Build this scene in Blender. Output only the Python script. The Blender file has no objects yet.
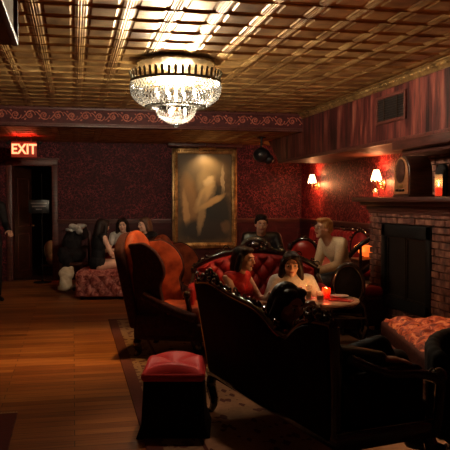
import bpy, bmesh, math, random
from mathutils import Vector, Matrix, Euler
R = math.radians
PI = math.pi
random.seed(11)
col = bpy.context.scene.collection
sc = bpy.context.scene

# ------------------------------------------------------------------ materials
class NT:
    def __init__(s, name):
        m = bpy.data.materials.new(name); m.use_nodes = True
        s.m = m; s.t = m.node_tree; s.b = s.t.nodes['Principled BSDF']; s.out = s.t.nodes['Material Output']
        s.tc = None
    def n(s, ty, **kw):
        nd = s.t.nodes.new(ty)
        for k, v in kw.items():
            if k.startswith('_'): setattr(nd, k[1:], v)
        for k, v in kw.items():
            if k.startswith('_'): continue
            key = int(k[1:]) if k[0] == 'i' and k[1:].isdigit() else k.replace('__', ' ')
            s.put(nd.inputs[key], v)
        return nd
    def put(s, sock, v):
        if isinstance(v, bpy.types.NodeSocket): s.t.links.new(v, sock)
        elif isinstance(v, bpy.types.Node): s.t.links.new(v.outputs[0], sock)
        else:
            if isinstance(v, (tuple, list)) and len(v) == 3 and sock.type == 'RGBA': v = (*v, 1)
            sock.default_value = v
    def coord(s, which='Object'):
        if s.tc is None: s.tc = s.t.nodes.new('ShaderNodeTexCoord')
        return s.tc.outputs[which]
    def mp(s, scale=(1, 1, 1), rot=(0, 0, 0), which='Object'):
        return s.n('ShaderNodeMapping', Vector=s.coord(which), Scale=scale, Rotation=rot).outputs[0]
    def math(s, op, a, b=0.0, c=0.0, clamp=False):
        return s.n('ShaderNodeMath', _operation=op, _use_clamp=clamp, i0=a, i1=b, i2=c).outputs[0]
    def mix(s, f, a, b, bt='MIX'):
        nd = s.t.nodes.new('ShaderNodeMix'); nd.data_type = 'RGBA'; nd.blend_type = bt
        s.put(nd.inputs['Factor'], f); s.put(nd.inputs[6], a); s.put(nd.inputs[7], b)
        return nd.outputs[2]
    def ramp(s, f, stops):
        nd = s.t.nodes.new('ShaderNodeValToRGB'); e = nd.color_ramp.elements
        while len(e) < len(stops): e.new(0.5)
        for x, (p, c) in zip(e, stops): x.position = p; x.color = (*c, 1) if len(c) == 3 else c
        s.put(nd.inputs[0], f); return nd.outputs[0]
    def bump(s, h, strength=.4, dist=.01):
        nd = s.n('ShaderNodeBump', Height=h, Strength=strength, Distance=dist)
        s.put(s.b.inputs['Normal'], nd.outputs[0])
    def set(s, **kw):
        for k, v in kw.items(): s.put(s.b.inputs[k.replace('__', ' ')], v)
        return s.m

def noisy(name, c1, c2, scale=8, rough=.6, metal=0, stretch=(1, 1, 1), bump=.2, detail=4, sheen=0, coat=0, dist=.004, trans=0):
    k = NT(name); v = k.mp(scale=tuple(scale * q for q in stretch))
    nz = k.n('ShaderNodeTexNoise', Vector=v, Scale=1.0, Detail=detail)
    f = k.ramp(nz.outputs[0], [(.32, c1), (.68, c2)])
    if bump: k.bump(nz.outputs[0], bump, dist)
    k.set(Base__Color=f, Roughness=rough, Metallic=metal, Sheen__Weight=sheen, Coat__Weight=coat)
    k.b.inputs['Sheen Tint'].default_value = (*[min(1, q * 2.5) for q in c2], 1)
    if rough > .45 and not metal: k.b.inputs['Specular IOR Level'].default_value = .22
    return k.m

def emis(name, c, st, base=(0.5, .4, .3)):
    k = NT(name); return k.set(Base__Color=base, Emission__Color=c, Emission__Strength=st, Roughness=.5)

M = {}
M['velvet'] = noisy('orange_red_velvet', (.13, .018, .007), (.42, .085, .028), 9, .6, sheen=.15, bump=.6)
M['velvet_dark'] = noisy('dark_burgundy_cloth', (.020, .004, .004), (.055, .012, .010), 30, .8, sheen=.1)  # shared dark cloth; on the wingback outsides its darkness also stands for shade
M['red_uphol'] = noisy('red_upholstery', (.18, .008, .010), (.34, .02, .018), 9, .5, sheen=.1)
M['red_leather'] = noisy('red_leather', (.30, .012, .010), (.46, .03, .02), 6, .28, coat=.4, bump=.1)
M['blackwood'] = noisy('black_lacquered_wood', (.006, .004, .004), (.02, .010, .008), 14, .16, coat=1, bump=.1)
M['blackcloth'] = noisy('black_cloth', (.006, .005, .006), (.014, .011, .012), 20, .85)
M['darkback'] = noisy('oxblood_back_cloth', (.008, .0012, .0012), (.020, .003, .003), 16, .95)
M['darkwood'] = noisy('dark_stained_wood', (.022, .007, .004), (.07, .022, .012), 5, .4, stretch=(1, 1, 7), bump=.2)
M['trimwood'] = noisy('red_brown_trim_wood', (.06, .016, .012), (.13, .035, .025), 5, .42, stretch=(1, 6, 6), bump=.15)
M['mantelwood'] = noisy('dark_mantel_wood', (.03, .008, .006), (.075, .02, .014), 6, .4, stretch=(4, 1, 8), bump=.2)
M['brass'] = noisy('aged_brass', (.30, .17, .06), (.55, .36, .15), 20, .32, metal=1, bump=.1)
M['goldtrim'] = noisy('gilded_moulding', (.16, .09, .03), (.55, .34, .13), 9, .38, metal=.7, bump=.3)
M['iron'] = noisy('black_iron', (.006, .006, .006), (.012, .011, .011), 20, .6)
M['blackplastic'] = noisy('black_plastic', (.008, .008, .009), (.014, .014, .016), 20, .35)
M['skin'] = noisy('warm_skin', (.50, .26, .17), (.62, .34, .23), 9, .5, bump=.05)
M['skin_pale'] = noisy('pale_skin', (.60, .36, .26), (.72, .46, .34), 9, .5, bump=.05)
M['hair_dark'] = noisy('dark_hair', (.006, .003, .002), (.018, .009, .007), 26, .5, stretch=(3, 3, .5), bump=.6)
M['hair_blond'] = noisy('ginger_blond_hair', (.34, .15, .05), (.60, .32, .13), 26, .42, stretch=(3, 3, .5), bump=.6)
M['hair_brown'] = noisy('brown_hair', (.05, .024, .013), (.12, .06, .03), 26, .42, stretch=(3, 3, .5), bump=.6)
M['cream_knit'] = noisy('cream_knit', (.72, .54, .34), (.84, .66, .45), 60, .85, sheen=.2)
M['white_knit'] = noisy('off_white_knit', (.62, .62, .60), (.76, .76, .74), 60, .85, sheen=.2)
M['red_top'] = noisy('red_jersey', (.34, .016, .016), (.48, .03, .026), 30, .75)
M['black_top'] = noisy('black_jersey', (.008, .007, .008), (.016, .014, .015), 30, .75)
M['leather_black'] = noisy('black_leather', (.007, .006, .007), (.014, .012, .013), 28, .3, coat=.3, bump=.5)
M['jeans'] = noisy('blue_grey_denim', (.06, .07, .10), (.12, .13, .17), 40, .8)
M['lips'] = noisy('lips', (.34, .07, .06), (.42, .10, .08), 20, .4)
M['eyewhite'] = noisy('eye_white', (.6, .56, .52), (.7, .66, .6), 5, .25, bump=0)
M['iris'] = noisy('dark_iris', (.015, .008, .005), (.03, .015, .01), 5, .2, bump=0)
M['canvascloth'] = noisy('cream_cloth', (.45, .36, .24), (.62, .52, .38), 12, .8)
M['greycloth'] = noisy('pale_grey_cloth', (.35, .33, .30), (.5, .47, .43), 12, .8)
M['blackmetal_vent'] = noisy('bronze_vent', (.03, .02, .013), (.07, .045, .03), 20, .4, metal=.5)
M['mortar'] = noisy('mortar', (.10, .06, .04), (.17, .11, .08), 40, .95)
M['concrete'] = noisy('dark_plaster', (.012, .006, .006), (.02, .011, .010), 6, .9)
M['marble'] = noisy('warm_marble', (.30, .20, .13), (.62, .47, .34), 6, .22, detail=8, bump=0)
M['wax'] = noisy('candle_wax', (.7, .5, .35), (.8, .6, .45), 5, .5)
M['redglass'] = None

def wallpaper(name, base, fleck, scale=24, sheen=0):
    k = NT(name); v = k.mp()
    nz = k.n('ShaderNodeTexNoise', Vector=v, Scale=9.0, Detail=2)
    vv = k.mix(.12, v, nz.outputs['Color'], 'ADD')
    vo = k.n('ShaderNodeTexVoronoi', Vector=vv, Scale=float(scale), _feature='F1')
    f = k.math('LESS_THAN', vo.outputs['Distance'], .34)
    vo2 = k.n('ShaderNodeTexVoronoi', Vector=vv, Scale=float(scale) * .55, _feature='DISTANCE_TO_EDGE')
    f2 = k.math('LESS_THAN', vo2.outputs['Distance'], .035)
    f3 = k.math('MAXIMUM', f, f2)
    big = k.n('ShaderNodeTexNoise', Vector=v, Scale=4.0, Detail=2)
    f3 = k.math('MULTIPLY', f3, k.ramp(big.outputs[0], [(.35, (.3, .3, .3)), (.65, (1, 1, 1))]))
    c = k.mix(f3, base, fleck)
    k.bump(f3, .3, .004)
    return k.set(Base__Color=c, Roughness=.55, Specular__IOR__Level=.2)
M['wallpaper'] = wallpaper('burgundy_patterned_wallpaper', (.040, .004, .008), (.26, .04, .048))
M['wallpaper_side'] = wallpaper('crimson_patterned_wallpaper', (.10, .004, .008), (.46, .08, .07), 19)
M['frieze'] = noisy('burgundy_frieze', (.04, .006, .008), (.08, .014, .014), 14, .6)
M['scroll'] = noisy('rose_scrollwork', (.34, .09, .06), (.50, .16, .10), 12, .5)
M['wains'] = noisy('burgundy_wainscot', (.035, .004, .006), (.065, .008, .010), 5, .5, stretch=(1, 1, 3), bump=.1)

def wood_streak():
    k = NT('streaked_red_wood_panel'); v = k.mp(scale=(1, 5.5, .7))
    n1 = k.n('ShaderNodeTexNoise', Vector=v, Scale=1.6, Detail=6, Roughness=.65)
    v2 = k.mp(scale=(1, 22, .9)); n2 = k.n('ShaderNodeTexNoise', Vector=v2, Scale=1.5, Detail=3)
    c = k.ramp(n1.outputs[0], [(.38, (.012, .004, .004)), (.5, (.11, .02, .018)), (.62, (.30, .075, .05)), (.74, (.42, .17, .10))])
    c = k.mix(k.math('MULTIPLY', n2.outputs[0], .6), c, (.03, .006, .006))
    k.bump(n2.outputs[0], .5, .01)
    return k.set(Base__Color=c, Roughness=.45)
M['streak'] = wood_streak()

def tin():
    k = NT('gold_tin_ceiling'); v = k.mp()
    n1 = k.n('ShaderNodeTexNoise', Vector=v, Scale=5.0, Detail=5)
    n2 = k.n('ShaderNodeTexNoise', Vector=v, Scale=60.0, Detail=3)
    c = k.ramp(n1.outputs[0], [(.3, (.20, .10, .035)), (.55, (.46, .28, .10)), (.75, (.66, .46, .20))])
    r = k.math('MULTIPLY_ADD', n1.outputs[0], .2, .36)
    k.bump(n2.outputs[0], .15, .003)
    return k.set(Base__Color=c, Metallic=.7, Roughness=r)
M['tin'] = tin()

def planks():
    k = NT('oak_floorboards'); v = k.mp()
    br = k.n('ShaderNodeTexBrick', Vector=v, Scale=1.0, _offset=.37, Mortar__Size=.0025, Bias=0.0, Brick__Width=1.4, Row__Height=.105,
             Color1=(.0, 0, 0), Color2=(1, 1, 1), Mortar=(.5, .5, .5))
    g = k.n('ShaderNodeTexNoise', Vector=k.mp(scale=(1.2, 22, 1)), Scale=1.6, Detail=6, Roughness=.6)
    big = k.n('ShaderNodeTexNoise', Vector=v, Scale=1.1, Detail=3)
    t = k.math('MULTIPLY_ADD', br.outputs['Color'], .32, k.math('MULTIPLY', g.outputs[0], .8))
    c = k.ramp(t, [(.25, (.09, .024, .006)), (.5, (.32, .11, .026)), (.78, (.60, .26, .07))])
    c = k.mix(k.math('MULTIPLY', big.outputs[0], .45), c, (.15, .045, .013))
    c = k.mix(br.outputs['Fac'], c, (.015, .006, .003))
    k.bump(k.math('SUBTRACT', k.math('MULTIPLY', g.outputs[0], .3), br.outputs['Fac']), .35, .004)
    return k.set(Base__Color=c, Roughness=k.math('MULTIPLY_ADD', g.outputs[0], .25, .3), Specular__IOR__Level=.35)
M['planks'] = planks()

def rug(name, w, l, ground, motif, border1, border2):
    k = NT(name); v = k.coord('Object'); sx = k.n('ShaderNodeSeparateXYZ', Vector=v)
    ax = k.math('SUBTRACT', w / 2, k.math('ABSOLUTE', sx.outputs[0])); ay = k.math('SUBTRACT', l / 2, k.math('ABSOLUTE', sx.outputs[1]))
    d = k.math('MINIMUM', ax, ay)
    vo = k.n('ShaderNodeTexVoronoi', Vector=v, Scale=7.5, _distance='MANHATTAN')
    w2 = k.n('ShaderNodeTexWave', Vector=v, Scale=5.0, Distortion=7.0, Detail=3.0)
    nz = k.n('ShaderNodeTexNoise', Vector=v, Scale=26.0, Detail=4)
    pat = k.math('GREATER_THAN', k.math('ADD', vo.outputs['Distance'], k.math('MULTIPLY', w2.outputs[0], .25)), .52)
    c = k.mix(pat, ground, motif)
    b = k.math('LESS_THAN', k.math('FRACT', k.math('MULTIPLY', sx.outputs[1], 5.0)), .5)
    vo2 = k.n('ShaderNodeTexVoronoi', Vector=v, Scale=14.0)
    bc = k.mix(k.math('GREATER_THAN', vo2.outputs['Distance'], .42), border1, border2)
    c = k.mix(k.math('LESS_THAN', d, .36), c, bc)
    for a, bb, cc in ((.0, .10, ground), (.14, .165, border2), (.31, .335, border2), (.335, .36, ground)):
        f = k.math('MULTIPLY', k.math('GREATER_THAN', d, a), k.math('LESS_THAN', d, bb)); c = k.mix(f, c, cc)
    c = k.mix(k.math('MULTIPLY', nz.outputs[0], .5), c, (.02, .010, .008))
    k.bump(nz.outputs[0], .5, .004)
    return k.set(Base__Color=c, Roughness=.95)

def brick_mat():
    k = NT('fired_brick'); v = k.mp()
    n1 = k.n('ShaderNodeTexNoise', Vector=v, Scale=9.0, Detail=3); n2 = k.n('ShaderNodeTexNoise', Vector=v, Scale=50.0, Detail=4)
    c = k.ramp(n1.outputs[0], [(.3, (.05, .018, .013)), (.5, (.15, .05, .034)), (.72, (.34, .16, .10))])
    k.bump(n2.outputs[0], .6, .006)
    return k.set(Base__Color=c, Roughness=.85)
M['brick'] = brick_mat()

def paisley(name, c1, c2, c3, sc=10, sheen=.3):
    k = NT(name); v = k.mp()
    nz = k.n('ShaderNodeTexNoise', Vector=v, Scale=sc * 1.0, Detail=4, Distortion=1.6)
    vo = k.n('ShaderNodeTexVoronoi', Vector=k.mix(.2, v, nz.outputs['Color'], 'ADD'), Scale=sc * 1.2)
    c = k.ramp(nz.outputs[0], [(.38, c1), (.5, c2), (.62, c3)])
    c = k.mix(k.math('LESS_THAN', vo.outputs['Distance'], .25), c, c1)
    k.bump(nz.outputs[0], .3, .006)
    return k.set(Base__Color=c, Roughness=.6, Specular__IOR__Level=.25)
M['bench_fab'] = paisley('figured_orange_velvet', (.10, .014, .008), (.32, .06, .025), (.52, .19, .08), 11, .03)
M['vinyl'] = noisy('red_vinyl', (.66, .045, .05), (.80, .07, .07), 5, .5, bump=.1)
M['pink_fab'] = paisley('figured_rose_velvet', (.20, .04, .04), (.40, .12, .10), (.56, .24, .20), 12)

def glass(name, c, rough=.05, mixt=.55):
    k = NT(name); t = k.t
    tr = t.nodes.new('ShaderNodeBsdfTransparent'); tr.inputs[0].default_value = (*c, 1)
    gl = t.nodes.new('ShaderNodeBsdfGlossy'); gl.inputs['Roughness'].default_value = rough
    tl = t.nodes.new('ShaderNodeBsdfTranslucent'); tl.inputs[0].default_value = (*c, 1)
    m1 = t.nodes.new('ShaderNodeMixShader'); m1.inputs[0].default_value = .5
    t.links.new(gl.outputs[0], m1.inputs[1]); t.links.new(tl.outputs[0], m1.inputs[2])
    m2 = t.nodes.new('ShaderNodeMixShader'); m2.inputs[0].default_value = mixt
    t.links.new(tr.outputs[0], m2.inputs[1]); t.links.new(m1.outputs[0], m2.inputs[2])
    t.links.new(m2.outputs[0], k.out.inputs[0]); return k.m
M['crystal'] = glass('cut_crystal', (.19, .19, .19), .10, .38)
M['crystal_lit'] = glass('cut_crystal_lit', (.7, .68, .66), .10, .6)  # paler copy of the crystal, so the dim lower basket looks lit
M['clearglass'] = glass('clear_glass', (.9, .85, .8), .03, .25)
M['redglass'] = glass('red_glass', (.9, .12, .05), .05, .55)
M['fireglass'] = NT('smoked_glass').set(Base__Color=(.02, .016, .013), Roughness=.3, Specular__IOR__Level=.25)
M['flame'] = emis('candle_flame', (1, .45, .12), 40)
M['bulb'] = emis('bulb_glow', (1, .80, .55), 10)
M['shade'] = emis('lit_lamp_shade', (1, .60, .30), 5.0)
M['amber'] = emis('lit_amber_glass', (1, .16, .02), 1.0, (.6, .15, .03))
M['exitletters'] = emis('lit_exit_letters', (1, .28, .12), 2.6)
M['exitplate'] = emis('exit_plate', (1, .03, .01), .12, (.35, .06, .03))
M['signline'] = noisy('pale_sign_paint', (.22, .2, .19), (.28, .26, .24), 20, .7)

# ------------------------------------------------------------------ mesh helpers
class MB:
    def __init__(s): s.bm = bmesh.new()
    def _x(s, vs, mat):
        if mat is not None: bmesh.ops.transform(s.bm, matrix=mat, verts=vs)
    def box(s, c, d, rot=None, bevel=0, seg=2):
        r = bmesh.ops.create_cube(s.bm, size=1)['verts']
        bmesh.ops.scale(s.bm, vec=d, verts=r)
        if bevel:
            es = list({e for v in r for e in v.link_edges})
            o = bmesh.ops.bevel(s.bm, geom=es, offset=bevel, segments=seg, affect='EDGES', profile=.5)
            r = list({v for f in o['faces'] for v in f.verts} | {v for v in r if v.is_valid})
        mt = Matrix.Translation(c)
        if rot: mt = mt @ Euler(rot).to_matrix().to_4x4()
        s._x(r, mt); return r
    def ball(s, c, r, rot=None, u=14, v=9):
        if isinstance(r, (int, float)): r = (r, r, r)
        vs = bmesh.ops.create_uvsphere(s.bm, u_segments=u, v_segments=v, radius=1)['verts']
        mt = Matrix.Translation(c)
        if rot is not None: mt = mt @ (rot if isinstance(rot, Matrix) else Euler(rot).to_matrix()).to_4x4()
        s._x(vs, mt @ Matrix.Diagonal((*r, 1))); return vs
    def cone(s, a, b, r0, r1, seg=12, caps=True):
        a, b = Vector(a), Vector(b); d = b - a
        if d.length < 1e-6: return
        vs = bmesh.ops.create_cone(s.bm, cap_ends=caps, segments=seg, radius1=max(r0, 1e-4), radius2=max(r1, 1e-4), depth=d.length)['verts']
        s._x(vs, Matrix.Translation((a + b) / 2) @ d.to_track_quat('Z', 'Y').to_matrix().to_4x4()); return vs
    def cap(s, a, b, r0, r1, seg=12):
        s.cone(a, b, r0, r1, seg); s.ball(a, r0, u=seg, v=8); s.ball(b, r1, u=seg, v=8)
    def tube(s, pts, r, seg=8):
        rr = r if isinstance(r, (list, tuple)) else [r] * len(pts)
        pts = [Vector(p) for p in pts]; rings = []
        for i, p in enumerate(pts):
            t = (pts[min(i + 1, len(pts) - 1)] - pts[max(i - 1, 0)]).normalized()
            q = t.to_track_quat('Z', 'Y')
            rings.append([s.bm.verts.new(p + q @ Vector((math.cos(a) * rr[i], math.sin(a) * rr[i], 0))) for a in [2 * PI * k / seg for k in range(seg)]])
        for i in range(len(rings) - 1):
            A, B = rings[i], rings[i + 1]
            # rotate B to best match A
            k0 = min(range(seg), key=lambda k: (B[k].co - A[0].co).length)
            for k in range(seg):
                try: s.bm.faces.new((A[k], A[(k + 1) % seg], B[(k + 1 + k0) % seg], B[(k + k0) % seg]))
                except ValueError: pass
        s.bm.faces.new(rings[0][::-1]); s.bm.faces.new(rings[-1])
    def lathe(s, prof, c=(0, 0, 0), seg=32, sx=1, sy=1):
        rings = []
        for r, z in prof:
            rings.append([s.bm.verts.new((c[0] + r * sx * math.cos(2 * PI * k / seg), c[1] + r * sy * math.sin(2 * PI * k / seg), c[2] + z)) for k in range(seg)])
        for A, B in zip(rings, rings[1:]):
            for k in range(seg): s.bm.faces.new((A[k], A[(k + 1) % seg], B[(k + 1) % seg], B[k]))
        if prof[0][0] > 1e-3: s.bm.faces.new(rings[0][::-1])
        if prof[-1][0] > 1e-3: s.bm.faces.new(rings[-1])
    def slab(s, pts, t, mat=None, bevel=0, seg=3):
        """outline pts (u,v) in XZ plane, thickness t along Y (0..t)"""
        tb = bmesh.new()
        A = [tb.verts.new((u, 0, v)) for u, v in pts]; B = [tb.verts.new((u, t, v)) for u, v in pts]
        n = len(pts); tb.faces.new(A); tb.faces.new(B[::-1])
        for i in range(n): tb.faces.new((A[i], B[i], B[(i + 1) % n], A[(i + 1) % n]))
        bmesh.ops.recalc_face_normals(tb, faces=tb.faces)
        if bevel:
            es = [e for e in tb.edges if len(e.link_faces) == 2 and e.calc_face_angle(0) > .9]
            bmesh.ops.bevel(tb, geom=es, offset=bevel, segments=seg, affect='EDGES', profile=.5)
        if mat is not None: bmesh.ops.transform(tb, matrix=mat, verts=tb.verts)
        me = bpy.data.meshes.new('t'); tb.to_mesh(me); tb.free(); s.bm.from_mesh(me); bpy.data.meshes.remove(me)
    def grid(s, fn, nu, nv, closed_back=None):
        vs = [[s.bm.verts.new(fn(i / nu, j / nv)) for j in range(nv + 1)] for i in range(nu + 1)]
        for i in range(nu):
            for j in range(nv): s.bm.faces.new((vs[i][j], vs[i + 1][j], vs[i + 1][j + 1], vs[i][j + 1]))
        return vs
    def build(s, name, mat, parent=None, smooth=40, recalc=True):
        if recalc: bmesh.ops.recalc_face_normals(s.bm, faces=s.bm.faces)
        me = bpy.data.meshes.new(name); s.bm.to_mesh(me); s.bm.free()
        me.materials.append(mat)
        if smooth:
            me.polygons.foreach_set('use_smooth', [True] * len(me.polygons))
            try: me.set_sharp_from_angle(angle=R(smooth))
            except Exception: pass
        o = bpy.data.objects.new(name, me); col.objects.link(o)
        if parent: o.parent = parent
        return o

def remesh(o, voxel=.009, smooth=4, sub=False):
    m = o.modifiers.new('r', 'REMESH'); m.mode = 'VOXEL'; m.voxel_size = voxel; m.use_smooth_shade = True
    if smooth:
        q = o.modifiers.new('s', 'SMOOTH'); q.iterations = smooth; q.factor = .5
    dg = bpy.context.evaluated_depsgraph_get(); dg.update()
    me = bpy.data.meshes.new_from_object(o.evaluated_get(dg))
    o.modifiers.clear(); old = o.data; mt = old.materials[0]; o.data = me
    me.materials.clear(); me.materials.append(mt)
    me.polygons.foreach_set('use_smooth', [True] * len(me.polygons))
    bpy.data.meshes.remove(old); return o

def tag(o, label=None, cat=None, group=None, kind=None):
    for k, v in (('label', label), ('category', cat), ('group', group), ('kind', kind)):
        if v: o[k] = v
    return o
def empty(name, loc, rz=0, label=None, cat=None, group=None):
    o = bpy.data.objects.new(name, None); col.objects.link(o); o.location = loc; o.rotation_euler = (0, 0, rz)
    o.empty_display_size = .1
    return tag(o, label, cat, group)
def struct(o): o['kind'] = 'structure'; return o
def copy_tree(o, parent=None):
    c = o.copy(); col.objects.link(c)
    if parent: c.parent = parent
    for ch in [x for x in col.objects if x.parent == o]: copy_tree(ch, c)
    return c
def sbox(name, c, d, mat, parent=None, bevel=0):
    b = MB(); b.box(c, d, bevel=bevel); o = b.build(name, mat, parent, smooth=30)
    if not parent: struct(o)
    return o

def tuft(u, v, nu, nv):
    a = (u * nu + v * nv) ; b = (u * nu - v * nv)
    return (abs(math.sin(PI * a)) * abs(math.sin(PI * b))) ** .42
def tufted_part(name, fn, normal_amp, nu, nv, mat, parent, res=8, btn=.012, btnmat=None, edge=.06):
    """fn(u,v)->(point, normal); pads puff out by normal_amp; buttons at the lattice"""
    b = MB()
    def f(u, v):
        p, n = fn(u, v); e = min(1, min(u, 1 - u, v, 1 - v) / edge)
        h = tuft(u, v, nu, nv) * normal_amp + normal_amp * .3
        return Vector(p) + Vector(n) * h * (e ** .5)
    b.grid(f, int(nu * 2 * res), int(nv * 2 * res))
    bb = b
    for i in range(0, int(nu * 2) + 1):
        for j in range(0, int(nv * 2) + 1):
            if (i + j) % 2: continue
            u, v = i / (2 * nu), j / (2 * nv)
            if .03 < u < .97 and .03 < v < .97:
                p, n = fn(u, v); bb.ball(Vector(p) + Vector(n) * normal_amp * .38, btn, u=8, v=6)
    return b.build(name, mat, parent, smooth=75)

def carve(b, path, r, amp, step=.035, seed=1, normal=(0, -1, 0), big=None):
    """carved leaf-and-flower moulding: lumps and scrolls strung along a path"""
    rnd = random.Random(seed); path = [Vector(p) for p in path]; n = Vector(normal)
    b.tube(path, r, 8)
    L = 0
    for a, c in zip(path, path[1:]):
        seg = (c - a).length; k = max(1, int(seg / step)); t = (c - a).normalized(); up = t.cross(n).normalized()
        if up.z < 0: up = -up
        for i in range(k):
            p = a.lerp(c, (i + .5) / k); L += 1
            s = amp * (.7 + .6 * rnd.random())
            off = up * s * rnd.uniform(.2, 1.1) + n * s * rnd.uniform(-.2, .5)
            b.ball(p + off, (s * .75, s * .45, s * .55), (rnd.uniform(-1, 1), rnd.uniform(-1, 1), rnd.uniform(-1, 1)), 8, 6)
            if L % 4 == 0:  # a small scroll
                q = [p + up * s * 1.2 + (t * math.cos(w) + up * math.sin(w)) * s * (1.1 - w / 9) for w in [x * .7 for x in range(9)]]
                b.tube(q, s * .22, 6)
            if L % 5 == 2:
                for w in range(5):
                    b.ball(p + up * s * .9 + n * s * .4 + (t * math.cos(w * 1.257) + up * math.sin(w * 1.257)) * s * .5, s * .28, u=8, v=6)

def spline(pts, n=8):
    out = []; P = [Vector(p) for p in pts]
    for i in range(len(P) - 1):
        p0, p1, p2, p3 = P[max(i - 1, 0)], P[i], P[i + 1], P[min(i + 2, len(P) - 1)]
        for k in range(n):
            t = k / n
            out.append(.5 * ((2 * p1) + (p2 - p0) * t + (2 * p0 - 5 * p1 + 4 * p2 - p3) * t * t + (3 * p1 - p0 - 3 * p2 + p3) * t ** 3))
    out.append(P[-1]); return out

# ------------------------------------------------------------------ room
PSI = R(12.25)
CE, LOW, FACE, BACK = 2.87, 2.59, 10.65, 13.47   # ceiling, lowered ceiling, bulkhead face, back wall
SX, RX = 3.57, 4.5                              # soffit face, right wall
o = struct(MB().build('floor', M['planks'])) if False else None
b = MB(); b.box((.5, 8, -.05), (10.2, 17, .1)); struct(b.build('floor', M['planks'], smooth=0))

# tin ceiling, pressed coffers
def tin_ceiling(name, x0, x1, y0, y1, z, cell=.335, offx=.066):
    dx = [0, .007, .013, .019, .026, .040, .050, .068, .080]; dy = [0, .003, .006, .009, .012, .022, .034, .050, .062]
    hh = [-.006, -.001, 0, -.004, 0, 0, .008, .008, .001]
    def axis(a0, a1, off, dd):
        k0 = math.floor((a0 - off) / cell); res = []; x = off + k0 * cell
        while x < a1:
            for i, d in enumerate(dd): res.append((x + d, i))
            for i, d in reversed(list(enumerate(dd))[1:]): res.append((x + cell - d, i))
            x += cell
        return [(min(max(p, a0), a1), i) for p, i in res if a0 - .1 < p < a1 + .1]
    X, Y = axis(x0, x1, offx, dx), axis(y0, y1, .05, dy)
    b = MB(); vs = [[b.bm.verts.new((p, q, z + hh[min(i, j)])) for q, j in Y] for p, i in X]
    for i in range(len(X) - 1):
        if X[i + 1][0] - X[i][0] < 1e-5: continue
        for j in range(len(Y) - 1):
            if Y[j + 1][0] - Y[j][0] < 1e-5: continue
            b.bm.faces.new((vs[i][j], vs[i][j + 1], vs[i + 1][j + 1], vs[i + 1][j]))
    bmesh.ops.delete(b.bm, geom=[v for v in b.bm.verts if not v.link_faces], context='VERTS')
    return struct(b.build(name, M['tin'], smooth=0, recalc=False))
tin_ceiling('ceiling', -4.5, SX + .02, -.4, FACE, CE)
tin_ceiling('ceiling_back', -4.5, RX, FACE, BACK, LOW)
sbox('ceiling_slab', (.5, 6.6, CE + .09), (10.2, 14.2, .08), M['concrete'])
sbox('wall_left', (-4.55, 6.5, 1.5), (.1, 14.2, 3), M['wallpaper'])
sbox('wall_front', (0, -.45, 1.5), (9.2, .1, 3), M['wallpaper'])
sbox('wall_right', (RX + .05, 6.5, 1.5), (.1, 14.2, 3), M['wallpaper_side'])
# back wall with door opening X -1.10..-.36
DX0, DX1, DZ = -1.09, -.385, 2.13
b = MB()
b.box(((-4.5 + DX0) / 2, BACK + .05, 1.5), (DX0 + 4.5, .1, 3)); b.box(((RX + DX1) / 2, BACK + .05, 1.5), (RX - DX1, .1, 3))
b.box(((DX0 + DX1) / 2, BACK + .05, (DZ + 3) / 2), (DX1 - DX0, .1, 3 - DZ)); struct(b.build('wall_back', M['wallpaper'], smooth=0))
# bulkhead
bh = sbox('wall_bulkhead', ((SX - 4.5) / 2, FACE + .04, (CE + LOW) / 2 + .01), (SX + 4.5, .08, CE - LOW + .04), M['frieze'])
b = MB()
for z, r in ((CE - .02, .022), (LOW + .035, .014), (LOW + .005, .02)):
    b.box(((SX - 4.5) / 2, FACE - r / 2, z), (SX + 4.5, r, r * 1.2), bevel=.004)
struct(b.build('trim_bulkhead', M['trimwood'], smooth=30))
b = MB(); x = -4.4; k = 0
while x < SX - .1:
    s = 1 if k % 2 else -1; zc = (CE + LOW) / 2 + .012
    pts = [(x + math.cos(w) * (.075 - w * .0075), FACE - .008, zc + s * math.sin(w) * (.075 - w * .0075)) for w in [j * .55 for j in range(16)]]
    b.tube(pts, .0075, 5)
    pts = [(x + .075 + j * .02, FACE - .008, zc + s * (.05 * math.cos(j * .55))) for j in range(8)]
    b.tube(pts, .007, 5)
    for w in range(5): b.ball((x + .02 * math.cos(w * 1.26), FACE - .008, zc + .02 * math.sin(w * 1.26)), (.011, .006, .011), None, 6, 5)
    b.ball((x + .13, FACE - .008, zc + s * .06), (.02, .006, .012), (0, .6 * s, 0), 6, 5); b.ball((x + .13, FACE - .008, zc - s * .045), (.018, .006, .01), (0, -.6 * s, 0), 6, 5)
    x += .2; k += 1
struct(b.build('trim_scrollwork', M['scroll'], smooth=60))

# wainscot + rail on back wall and right wall
def wainscot(name, p0, p1, nrm, h=1.09, panel=.62):
    p0, p1, n = Vector(p0), Vector(p1), Vector(nrm); L = (p1 - p0).length; t = (p1 - p0) / L
    rt = Matrix(((t.x, n.x, 0), (t.y, n.y, 0), (0, 0, 1)))
    def bx(b, u, w, z, hh, dep, off=0, bev=.004):
        c = p0 + t * (u + w / 2) + n * (dep / 2 + off); vs = b.box((0, 0, 0), (w, dep, hh), bevel=bev)
        bmesh.ops.transform(b.bm, matrix=Matrix.Translation((c.x, c.y, z)) @ rt.to_4x4(), verts=vs)
    b = MB(); bx(b, 0, L, h / 2, h, .02, bev=0)
    k = max(1, round(L / panel)); pw = L / k
    for i in range(k):
        u = i * pw
        for z in (.24, h - .16): bx(b, u + .07, pw - .14, z, .022, .016, .02)
        for q in (u + .07, u + pw - .092): bx(b, q, .022, (h + .08) / 2, h - .4, .016, .02)
    struct(b.build(name, M['wains'], smooth=30))
    return bx
bx = wainscot('wall_back_wainscot', (DX1 + .1, BACK, 0), (RX, BACK, 0), (0, -1, 0))
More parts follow.
